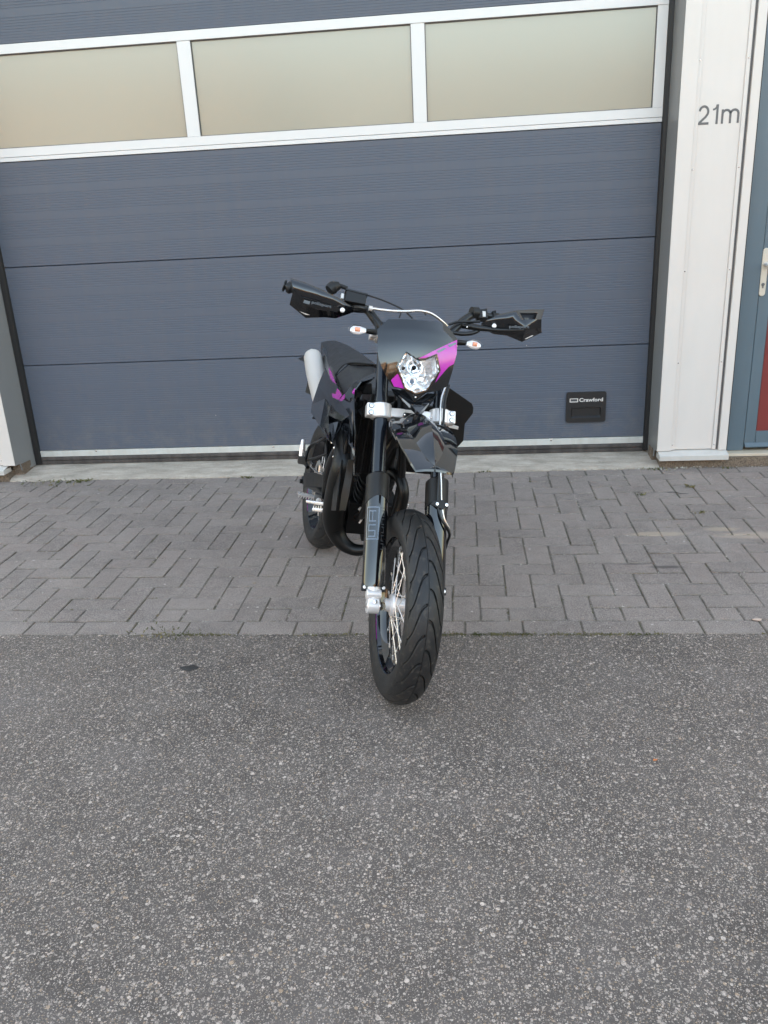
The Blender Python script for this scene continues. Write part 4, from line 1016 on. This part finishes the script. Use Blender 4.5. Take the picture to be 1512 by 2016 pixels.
# ---- indicators
for pts, stalk in (([(0.0800,-0.2290,0.8481),(0.0800,-0.2112,0.8495),(0.0800,-0.1918,0.8495),(0.0800,-0.1722,0.8503)], [(0.0750,-0.1746,0.8511),(0.0600,-0.1554,0.8558),(0.0300,-0.1281,0.8689)]), ([(0.0800,0.2146,0.8476),(0.0800,0.1956,0.8479),(0.0800,0.1783,0.8483),(0.0800,0.1594,0.8486)], [(0.0750,0.1644,0.8519),(0.0600,0.1536,0.8569),(0.0300,0.1385,0.8677)])):
    bm = BM(); tube(bm, stalk, [.007, .0085, .0095], 14); st_ = so_('turn_signal', bm, 'satin')
    bm = BM(); a, b, c, d_ = [Vector(p) for p in pts]
    tube(bm, [a, a.lerp(b, .5), b, c, d_], [.004, .0105, .0155, .0150, .007], 20, 4, squash=((1, 0, 0), .8)); so_('signal_lens', bm, 'lens', st_)
    bm = BM(); tube(bm, [a.lerp(b, .4) + Vector((-.005, 0, 0)), b + Vector((-.006, 0, 0)), c + Vector((-.006, 0, 0)), d_ + Vector((-.003, 0, 0))], [.004, .0115, .0125, .006], 16, 4, squash=((1, 0, 0), .5)); so_('signal_reflector', bm, 'silver', st_)
    bm = BM(); tube(bm, [b.lerp(c, .15) + Vector((.001, 0, 0)), b.lerp(c, .95) + Vector((.001, 0, 0))], .0062, 14); so_('signal_bulb', bm, 'amber', st_)
# ---- front brake lines down the left leg
bm = BM(); q = [(0.0400,0.1158,0.7161),(0.0500,0.1009,0.6570),(0.0550,0.0965,0.5878),(0.0500,0.0934,0.5219),(0.0450,0.0904,0.3988),(0.0450,0.0892,0.3333),(0.0450,0.0975,0.2852),(0.0400,0.1182,0.2551),(0.0200,0.1384,0.2315),(0.0000,0.1384,0.2110),(-0.0100,0.1353,0.1890)]; tube(bm, q, .0042, 10); bl = so_('brake_hose', bm, 'satin')
bm = BM(); q = [(0.0300,0.1084,0.7184),(0.0420,0.0896,0.6581),(0.0450,0.0876,0.5895),(0.0400,0.0884,0.5072),(0.0350,0.1000,0.4015),(0.0350,0.1038,0.3361),(0.0300,0.1154,0.2806),(0.0200,0.1361,0.2509),(0.0050,0.1463,0.2339)]; tube(bm, q, .0035, 10); so_('sensor_cable', bm, 'steel', bl)
q = [(0.0520,0.0612,0.3186),(0.0520,0.0823,0.3316),(0.0520,0.1054,0.3351),(0.0520,0.1209,0.3217),(0.0520,0.1064,0.3043),(0.0520,0.0847,0.3091)]; bm = BM(); prism(bm, q, (-.008, 0, 0)); hc = so_('hose_clip', bm, 'matt', bl, bevel=.001)
for x_ in [(0.0530,0.0849,0.3203),(0.0530,0.1156,0.3195)]: 
    bm = BM(); lathe(bm, [(.0048, 0), (.0048, .003), (.002, .0035)], 'x', 14, x_); so_('bolt', bm, 'chrome', bl)
bm = BM(); box(bm, -.045, -.006, .060, .100, .02, .095); tube(bm, [(-.04, .075, .10), (-.04, .075, .03)], .018, 12); so_('brake_caliper', bm, 'deep', bevel=.006)

# ---- body (bike frame): tail, seat, side panels
rw_ = [[(-0.4257,-0.0450,0.8935),(-0.3722,-0.0220,0.9120),(-0.3124,0.0000,0.9238)], [(-0.0524,-0.0880,0.8707),(-0.0100,-0.0500,0.9179),(-0.0431,0.0000,0.9365)], [(0.1799,-0.1080,0.8581),(0.1657,-0.0600,0.9055),(0.1613,0.0000,0.9369)],
       [(0.3630,-0.1180,0.8523),(0.3366,-0.0700,0.8997),(0.4705,0.0000,0.9254)], [(0.6093,-0.1260,0.8133),(0.5631,-0.0850,0.8623),(0.5140,0.0000,0.9007)]]
def shell_rows(rs, drop, inward=.9):
    out = []
    for L_, M_, C_ in rs:
        out.append([(L_[0], L_[1] * inward, L_[2] - drop), L_, M_, C_, (M_[0], -M_[1], M_[2]), (L_[0], -L_[1], L_[2]), (L_[0], -L_[1] * inward, L_[2] - drop)])
    return out
bm = BM(); grid(bm, shell_rows(rw_[:3], .05), .006, (0, 0, 1)); tail = bo('rear_fender', bm, 'seat', sharp=9, bevel=.003)
bm = BM(); r3 = [[tuple(Vector(p) + Vector((0, 0, .003))) for p in q] for q in rw_[2:4]]; grid(bm, shell_rows(r3, .06), .010, (0, 0, 1)); st = bo('seat', bm, 'seat', sharp=9, bevel=.004)
# tank cover between seat and steering head
TC = [[tuple(Vector(p) + Vector((.012, 0, -.006))) for p in rw_[3]], rw_[4], [(p[0] + .05, p[1] * .9, p[2] - .05) for p in rw_[4]], [(p[0] + .20, p[1] * .55, p[2] - .06) for p in rw_[4]]]
bm = BM(); grid(bm, shell_rows(TC, .05, .8), .004, (0, 0, 1)); bo('tank_cover', bm, 'seat', sharp=9)
bm = BM(); L3, M3, C3 = rw_[3]; tube(bm, [L3, M3, C3, (M3[0], -M3[1], M3[2]), (L3[0], -L3[1], L3[2])], .0035, 8); bo('seat_seam', bm, 'deep', st)
bm = BM(); tube(bm, [rw_[3][0], rw_[4][0], (rw_[4][0][0] + .01, rw_[4][0][1], rw_[4][0][2] - .02)], .0035, 8); bo('seat_seam', bm, 'deep', st)
bm = BM(); q = [(-0.1708,-0.0850,0.8963),(0.0213,-0.0900,0.8720),(0.2188,-0.1000,0.8440),(0.2437,-0.1100,0.8085),(0.0307,-0.1000,0.7915),(-0.1377,-0.0900,0.8119)]; prism(bm, q, (-.02, .02, 0)); bo('tail_side_cover', bm, 'gloss', bevel=.002)
# right-hand shroud running back into the side panel
SA = [(0.2220,-0.1300,0.8383),(0.4929,-0.1600,0.8600),(0.6493,-0.1650,0.8515),(0.8703,-0.1700,0.8373),(1.0248,-0.1850,0.8689),(1.0188,-0.1800,0.9081),(1.0299,-0.1650,0.9351),(1.0288,-0.1300,0.9494)]   # upper edge
bm = BM()
rowsR = [[(0.1870,-0.1280,0.8522),(0.3311,-0.1400,0.8441),(0.5095,-0.1500,0.8523),(0.7199,-0.1600,0.8278),(0.8811,-0.1650,0.8366),(0.9407,-0.1700,0.8339)],
         [(0.2510,-0.1580,0.7907),(0.4741,-0.1660,0.7907),(0.5839,-0.1650,0.7822),(0.7322,-0.1700,0.7809),(0.8511,-0.1700,0.7945),(0.9410,-0.1720,0.8026)],
         [(0.2245,-0.1680,0.6989),(0.4987,-0.1720,0.7747),(0.6293,-0.1760,0.7360),(0.6896,-0.1680,0.7233),(0.7613,-0.1660,0.7430),(0.8441,-0.1680,0.7682)],
         [(0.4774,-0.2150,0.7111),(0.7898,-0.2350,0.7264),(0.9976,-0.2400,0.7246),(0.8244,-0.1900,0.6774),(0.7460,-0.1650,0.6836),(0.7820,-0.1600,0.7262)]]
grid(bm, rowsR, .004, (0, -1, .1)); sp_ = bo('side_panel', bm, 'gloss', sharp=12)
bm = BM()
rowsS = [[(0.7282,-0.1630,0.8364),(0.9289,-0.1720,0.8399),(0.9960,-0.1820,0.8569),(1.0026,-0.1800,0.8986),(1.0054,-0.1650,0.9276),(0.9908,-0.1200,0.9444)],
         [(0.7834,-0.1650,0.8029),(0.9341,-0.1720,0.8115),(1.0197,-0.1840,0.8279),(1.0146,-0.1820,0.8639),(0.9911,-0.1700,0.8944),(0.9385,-0.1300,0.9122)],
         [(0.8311,-0.1650,0.7657),(0.9435,-0.1700,0.7651),(1.0321,-0.1820,0.7837),(1.0477,-0.1800,0.7875),(0.9862,-0.1650,0.8182),(0.9052,-0.1400,0.8479)],
         [(0.7645,-0.1500,0.7085),(0.9222,-0.1600,0.7084),(1.0482,-0.1760,0.7204),(1.0717,-0.1760,0.7263),(1.0444,-0.1650,0.7207),(0.9870,-0.1500,0.7254)]]
grid(bm, rowsS[:1] + rowsS[1:], .004, (0, -1, .1)); sh = bo('radiator_shroud', bm, 'gloss', sharp=12)
q = [(0.9690,-0.1840,0.8514),(1.0268,-0.1860,0.8724),(1.0853,-0.1800,0.7794),(1.1069,-0.1650,0.6438),(1.0500,-0.1600,0.6193),(1.0251,-0.1720,0.7151)]
bm = BM(); prism(bm, q, (-.02, .012, 0)); bo('shroud_edge', bm, 'gloss', sh, bevel=.002)
def bdecal(pts, mat_, par, off=(.006, -.006, .002)):
    bm = BM(); P = [Vector(p) + Vector(off) for p in pts]; prism(bm, P, (-.001, .0012, 0)); return bo('graphic_decal', bm, mat_, par)
bdecal([(0.3892,-0.1500,0.8804),(0.4871,-0.1550,0.8734),(0.6006,-0.1600,0.8550),(0.6222,-0.1600,0.8531),(0.5531,-0.1600,0.8507),(0.4779,-0.1560,0.8521)], 'magenta', sp_)
bdecal([(0.5903,-0.1650,0.8124),(0.6678,-0.1660,0.8229),(0.6776,-0.1660,0.8471),(0.7667,-0.1680,0.8429),(0.7797,-0.1680,0.8381),(0.7458,-0.1690,0.8169),(0.6283,-0.1670,0.8040)], 'magenta', sp_)
bdecal([(0.7552,-0.1690,0.8169),(0.7933,-0.1690,0.8387),(0.8306,-0.1700,0.8545),(0.8458,-0.1710,0.8413),(0.8022,-0.1700,0.8223)], 'magenta', sp_)
# left shroud, seen from inside
q = [(0.8600,0.1847,0.9310),(0.8600,0.2829,0.8854),(0.8600,0.2921,0.8700),(0.8600,0.2945,0.8499),(0.8600,0.2720,0.8082),(0.8600,0.2790,0.7471),(0.8600,0.2506,0.7042),(0.8600,0.2129,0.7546),(0.8600,0.1872,0.8624)]
bm = BM(); prism(bm, q, (-.02, -.02, 0)); bo('radiator_shroud', bm, 'deep', bevel=.003)
bm = BM(); q = [(0.9000,0.1885,0.8089),(0.9000,0.2337,0.8033),(0.9000,0.2341,0.7924),(0.9000,0.1989,0.7955)]; prism(bm, q, (-.01, 0, 0)); bo('shroud_bracket', bm, 'canister', bevel=.001)
# radiators, frame, engine
def radiator(y0, y1, x, z0, z1):
    bm = BM(); box(bm, x - .03, x, y0, y1, z0, z1); o = bo('radiator', bm, 'mesh', bevel=.002)
    bm = BM()
    for k in range(9):
        yy_ = y0 + .012 + (y1 - y0 - .024) * k / 8; box(bm, x + .001, x + .004, yy_ - .0014, yy_ + .0014, z0 + .006, z1 - .006)
    bo('radiator_fin', bm, 'mesh', o)
    bm = BM(); box(bm, x - .035, x + .004, y0 - .012, y0 - .0005, z0 - .004, z1 + .004); box(bm, x - .035, x + .004, y1 + .0005, y1 + .012, z0 - .004, z1 + .004); bo('radiator_tank', bm, 'satin', o, bevel=.004)
    return o
radiator(-.150, -.038, .90, .600, .850); radiator(.045, .165, .90, .62, .86)
bm = BM()
for y_ in (-.125, -.095, -.065): tube(bm, [(.915, y_, .60), (.93, y_ - .005, .72), (.925, y_, .86)], .0022, 8)
bo('radiator_grille', bm, 'satin')
bm = BM(); q = [(0.8800,-0.1300,0.6213),(0.8800,-0.1048,0.6240),(0.8800,-0.0783,0.6194),(0.8800,-0.0468,0.6191),(0.8800,-0.0446,0.6063),(0.8800,-0.0756,0.6030),(0.8800,-0.1024,0.6094)]; prism(bm, q, (-.03, 0, .0)); bo('radiator_base', bm, 'canister', bevel=.002)
bm = BM(); box(bm, .78, .90, -.10, .10, .70, .88); tube(bm, [(.88, -.05, .80), (.90, -.10, .82), (.905, -.13, .80)], .018, 14); bo('battery_tray', bm, 'matt', bevel=.004)
bm = BM(); q = [(0.9000,-0.1613,0.8876),(0.9000,-0.1462,0.9034),(0.9000,-0.1020,0.9144),(0.9000,-0.0953,0.8753),(0.9000,-0.1476,0.8686)]; prism(bm, q, (-.06, 0, 0)); bo('coolant_tank', bm, 'satin', bevel=.004)
bm = BM(); q = [(0.9050,-0.1600,0.8731),(0.9100,-0.1554,0.8815),(0.9100,-0.1473,0.8860)]; tube(bm, q, [.008, .010, .007], 10); bo('hose_end', bm, 'magenta')
bm = BM()
for q in (-1, 1):
    tube(bm, [(.98, q * .02, .86), (.86, q * .07, .78), (.62, q * .11, .62), (.52, q * .115, .50), (.50, q * .11, .38)], [.022, .024, .022, .022, .02], 14)
    tube(bm, [(.985, q * .012, .76), (.93, q * .05, .60), (.90, q * .055, .46), (.84, q * .06, .42)], .014, 12)
    tube(bm, [(.55, q * .10, .60), (.25, q * .09, .80), (-.05, q * .06, .86)], .011, 12)
    tube(bm, [(.50, q * .11, .42), (.2, q * .085, .62), (-.02, q * .06, .84)], .010, 12)
tube(bm, [(.945, 0, .90), (1.0, 0, .78)], .032, 20)
q = [(0.7200,-0.0559,0.3193),(0.7200,0.0151,0.3254)]; tube(bm, q, .006, 8); q = [(0.7200,0.0082,0.3186),(0.7200,0.0163,0.2944)]; tube(bm, q, .016, 12)
bo('frame', bm, 'satin')
bm = BM(); box(bm, .50, .80, -.085, .085, .34, .46); tube(bm, [(.70, -.10, .415), (.70, .10, .415)], .075, 28); tube(bm, [(.58, -.095, .40), (.58, .10, .40)], .07, 24)
tube(bm, [(.74, 0, .42), (.80, 0, .56)], .058, 24)
for k in range(7): 
    c0 = Vector((.74, 0, .43)).lerp(Vector((.80, 0, .56)), k / 6.); tube(bm, [c0, c0 + Vector((.002, 0, .0045))], .068, 20)
eng = bo('engine', bm, 'deep', bevel=.008)
for (y_, z_) in ((-.108, .40), (-.108, .32), (-.112, .36)):
    bm = BM(); lathe(bm, [(.006, 0), (.006, -.006)], 'y', 10, (.76, y_, z_)); bo('bolt', bm, 'steel', eng)
bm = BM(); q = [(0.8000,-0.0485,0.4340),(0.8000,-0.0422,0.4425),(0.8000,-0.0389,0.4112),(0.8000,-0.0313,0.4000),(0.8000,-0.0382,0.3835)]; tube(bm, q, .004, 8); bo('clutch_arm', bm, 'canister', eng)
# exhaust: header out to the left, under, up through the chamber on the right, silencer
bm = BM()
HP = [(0.8600,0.0305,0.6029),(0.9200,0.0448,0.6028),(0.9500,0.0581,0.5666),(0.9500,0.0629,0.5203),(0.9400,0.0598,0.4695),(0.9200,0.0562,0.4144),(0.9000,0.0475,0.3636),(0.8600,0.0235,0.3150),(0.8400,-0.0168,0.2942),(0.8200,-0.0521,0.2877),(0.8000,-0.0914,0.3051),(0.7850,-0.1198,0.3453)]
HP2 = [(0.7955,-0.1350,0.3931),(0.8202,-0.1420,0.4688),(0.8636,-0.1480,0.5479),(0.8823,-0.1500,0.6179),(0.8329,-0.1450,0.6607),(0.6942,-0.1300,0.6945),(0.4122,-0.1100,0.6732)]
tube(bm, HP + HP2, [.019, .020, .020, .020, .020, .020, .020, .020, .0205, .023, .029, .036, .041, .045, .046, .043, .036, .028, .020], 28, 6)
ex = bo('exhaust_pipe', bm, 'exhaust')
bm = BM(); q = [(0.7850,-0.1214,0.3491),(0.7850,-0.1236,0.3569)]; tube(bm, q, .0375, 32); bo('weld_seam', bm, 'deep', ex)
bm = BM(); q = [(1.0914,-0.1850,0.7302),(1.0849,-0.1800,0.6870),(1.0748,-0.1780,0.6246),(1.0862,-0.1820,0.5497),(1.0579,-0.1800,0.4966)]; rows = []
W0 = [(1.0986,-0.1900,0.6896),(1.1141,-0.1960,0.6341),(1.1131,-0.1980,0.5740),(1.1066,-0.1950,0.5203)]; W1 = [(1.0913,-0.1700,0.6898),(1.1105,-0.1720,0.6356),(1.1324,-0.1780,0.5819),(1.1346,-0.1820,0.5308)]
grid(bm, [W0, W1], .003, (1, -1, 0)); bo('heat_shield', bm, 'exhaust', ex, sharp=60)
W0 = [(0.7699,-0.1500,0.6062),(0.8681,-0.1700,0.5657),(0.9152,-0.1800,0.5140),(0.9115,-0.1760,0.4573)]; W1 = [(0.9244,-0.1700,0.6453),(0.9781,-0.1800,0.5964),(1.0075,-0.1860,0.5422),(1.0121,-0.1840,0.4900)]
bm = BM(); grid(bm, [W0, W1], .003, (1, -1, 0)); bo('heat_shield', bm, 'exhaust', ex, sharp=60)
SB = [(-0.1166,-0.1300,0.8512),(-0.0145,-0.1250,0.7966),(0.1502,-0.1200,0.7255),(0.3194,-0.1150,0.6522)]
bm = BM(); tube(bm, [SB[0], SB[1], SB[2], SB[3]], [.041, .0435, .0405, .030], 36, 6); sil = bo('silencer', bm, 'canister')
bm = BM(); a, b = Vector(SB[0]), Vector(SB[1]); d = (a - b).normalized(); tube(bm, [a, a + d * .012, a + d * .022], [.041, .038, .026], 36, 1); tube(bm, [a + d * .02, a + d * .05], .012, 14); bo('silencer_cap', bm, 'canister', sil)
bm = BM(); q = [(-0.3177,-0.1600,0.8110),(-0.2175,-0.1500,0.8387),(-0.1303,-0.1400,0.8386),(-0.1963,-0.1500,0.8159)]; prism(bm, q, (-.02, 0, 0)); bo('rear_turn_signal', bm, 'satin')
bm = BM(); q = [(0.0351,-0.1650,0.7657),(0.0674,-0.1500,0.7509),(0.1447,-0.1500,0.7251),(0.1000,-0.1500,0.7145),(0.0401,-0.1700,0.7164)]; prism(bm, q, (-.02, .01, 0)); bo('number_plate_bracket', bm, 'matt')
# swingarm, shock, chain
bm = BM()
for q in (-1, 1): tube(bm, [(.50, q * .095, .37), (.30, q * .10, .36), (.02, q * .105, .305), (-.05, q * .105, .30)], [.024, .024, .020, .016], 14, squash=((0, 1, 0), .7))
tube(bm, [(.46, -.10, .37), (.46, .10, .37)], .025, 14); tube(bm, [(.34, -.10, .36), (.34, .10, .36)], .020, 14)
tube(bm, [(0, -.13, .301), (0, .13, .301)], .010, 14); bo('swingarm', bm, 'satin')
bm = BM(); n = 60
for k in range(150):
    ph = k * .42; z = .44 + .22 * k / 150
bm = BM(); tube(bm, [(.40 + .10 * (k / 90) + .030 * math.cos(k * .7), .030 * math.sin(k * .7), .42 + .24 * k / 90) for k in range(91)], .005, 6, 1); tube(bm, [(.39, 0, .38), (.52, 0, .72)], .014, 12); bo('shock_absorber', bm, 'deep')
bm = BM(); tube(bm, [(-.10, .053, .312), (0, .053, .405), (.50, .053, .40)], .006, 8, 4); tube(bm, [(-.10, .053, .29), (0, .053, .197), (.30, .053, .27), (.50, .053, .33)], .006, 8, 4); bo('chain', bm, 'deep')
# footpegs, pedal, passenger peg and its carrier
def peg(P, w_, name, mat_):
    a, b = Vector(P[0]), Vector(P[1]); bm = BM(); d = b - a; L_ = d.length; d.normalize(); f = Vector((1, 0, 0)); f = (f - d * f.dot(d)).normalized(); u = d.cross(f)
    def bar(c0, c1, r): tube(bm, [c0, c1], r, 8)
    bar(a + f * w_, b + f * w_, .004); bar(a - f * w_, b - f * w_, .004); bar(a, b, .006)
    N = 7
    for k in range(N + 1):
        c = a + d * (L_ * k / N); bar(c + f * w_, c - f * w_, .003)
        for s_ in (-1, 1):
            hexa(bm, [c + f * w_ * s_ + v for v in (d * -.004 - f * .003, d * .004 - f * .003, d * .004 + f * .003, d * -.004 + f * .003, d * -.001 + u * .012 - f * .001, d * .001 + u * .012 - f * .001, d * .001 + u * .012 + f * .001, d * -.001 + u * .012 + f * .001)])
    return bo(name, bm, mat_)
PG = [(0.4300,-0.2075,0.3674),(0.4300,-0.1348,0.3582)]
peg(PG, .016, 'footpeg', 'spoke')
PG2 = [(.43, .13, PG[1][2]), (.43, .225, PG[0][2] + .0)]
PG2 = [(0.4300,0.2224,0.3568),(0.4300,0.2539,0.3687)]
peg(PG2, .016, 'footpeg', 'spoke')
bm = BM(); q = [(0.6061,-0.2050,0.3904),(0.6357,-0.1750,0.3966),(0.6667,-0.1500,0.4049)]; tube(bm, q, [.006, .007, .007], 10); q = [(0.6314,-0.1800,0.3681),(0.6669,-0.1500,0.3785)]; tube(bm, q, .008, 10)
for k in range(5):
    c = Vector(q[0]).lerp(Vector(q[1]), k / 4); tube(bm, [c, c + Vector((0, 0, .016))], [.004, .001], 6)
pd = bo('brake_pedal', bm, 'spoke')
bm = BM(); q = [(0.6276,-0.1650,0.4052)][0]; lathe(bm, [(.010, q[0]), (.010, q[0] + .006), (.004, q[0] + .007)], 'x', 16, (0, q[1], q[2])); bo('bolt', bm, 'silver', pd)
bm = BM(); q = [(0.5153,-0.1550,0.3979),(0.5623,-0.1400,0.4077),(0.5903,-0.1400,0.3749),(0.5253,-0.1550,0.3587)]; prism(bm, q, (-.03, 0, 0)); bo('peg_bracket', bm, 'satin', bevel=.003)
bm = BM(); q = [(0.2410,-0.1550,0.3949),(0.3694,-0.1400,0.4332),(0.4721,-0.1200,0.4626),(0.5080,-0.1200,0.4203),(0.4076,-0.1400,0.3900),(0.2694,-0.1550,0.3489)]; prism(bm, q, (-.05, .0, 0)); bo('master_cylinder_cover', bm, 'matt', bevel=.004)
bm = BM(); q = [(0.1290,-0.1650,0.5230),(0.1412,-0.1650,0.4942),(0.1485,-0.1650,0.4549)]; tube(bm, q, [.008, .012, .013], 14, squash=((1, 0, 0), .7)); pp = bo('passenger_peg', bm, 'spoke')
bm = BM(); q = [(0.1463,-0.1750,0.4487),(0.1939,-0.1600,0.4651),(0.2044,-0.1500,0.4305),(0.1465,-0.1750,0.4166)]; prism(bm, q, (-.03, 0, 0)); bo('peg_hinge', bm, 'matt', pp, bevel=.003)
bm = BM(); q = [(0.1436,-0.1620,0.4390)][0]; lathe(bm, [(.006, q[0]), (.006, q[0] + .006), (.002, q[0] + .007)], 'x', 12, (0, q[1], q[2])); bo('bolt', bm, 'steel', pp)
bm = BM()
q = [(0.1632,-0.1500,0.4284),(0.1203,-0.1300,0.4929),(0.3144,-0.1100,0.5829),(0.3509,-0.1000,0.6142)]; tube(bm, q, .007, 10)
q = [(0.1959,-0.1450,0.4514),(0.3164,-0.1300,0.4984),(0.4095,-0.1100,0.5400)]; tube(bm, q, .005, 10)
q = [(0.1632,-0.1500,0.4284),(0.2191,-0.1450,0.4260),(0.1683,-0.1300,0.4708),(0.1466,-0.1200,0.5188)]; tube(bm, q[:2], .008, 10)
bo('peg_carrier', bm, 'satin')
bm = BM(); q = [(0.3070,-0.1500,0.4541),(0.4107,-0.1400,0.4580),(0.4856,-0.1300,0.4718)]; tube(bm, q, .0045, 10); q = [(0.3054,-0.1500,0.4559),(0.3188,-0.1500,0.4706)]; tube(bm, q, .005, 8); bo('shift_rod', bm, 'steel')
bm = BM(); q = [(0.7078,-0.1500,0.6341)][0]; bmesh.ops.create_uvsphere(bm, u_segments=12, v_segments=8, radius=.008, matrix=Matrix.Translation(q)); q = [(0.7050,-0.1500,0.6006)][0]; bmesh.ops.create_uvsphere(bm, u_segments=12, v_segments=8, radius=.005, matrix=Matrix.Translation(q)); q = [(0.4029,-0.1100,0.4221)][0]; bmesh.ops.create_uvsphere(bm, u_segments=12, v_segments=8, radius=.006, matrix=Matrix.Translation(q)); bo('frame_bolt', bm, 'chrome')
# inner fender / airbox filling the space under the seat
bm = BM(); rows = []
for k in range(13):
    a = R(20 + 110 * k / 12); rr = .335
    rows.append([(math.cos(a) * rr * .98 + .0, y_, .301 + math.sin(a) * rr) for y_ in (-.075, -.065, 0, .065, .075)])
grid(bm, rows, .004, None); bo('inner_fender', bm, 'matt', sharp=60)
bm = BM(); box(bm, .22, .50, -.075, .075, .55, .84); bo('airbox', bm, 'matt', bevel=.02)
# side stand on the left carrying the lean
inv = MB.inverted(); foot = inv @ Vector((0, 0, 0))
ft_ = MB @ Vector((.42, .33, 0)); gp = inv @ Vector((ft_.x, ft_.y, .006))
bm = BM(); tube(bm, [(.45, .10, .28), (.44, .20, .17), (gp.x, gp.y, gp.z)], [.012, .011, .010], 12); q = gp; box(bm, gp.x - .02, gp.x + .035, gp.y - .018, gp.y + .018, gp.z - .003, gp.z + .005); bo('side_stand', bm, 'satin')
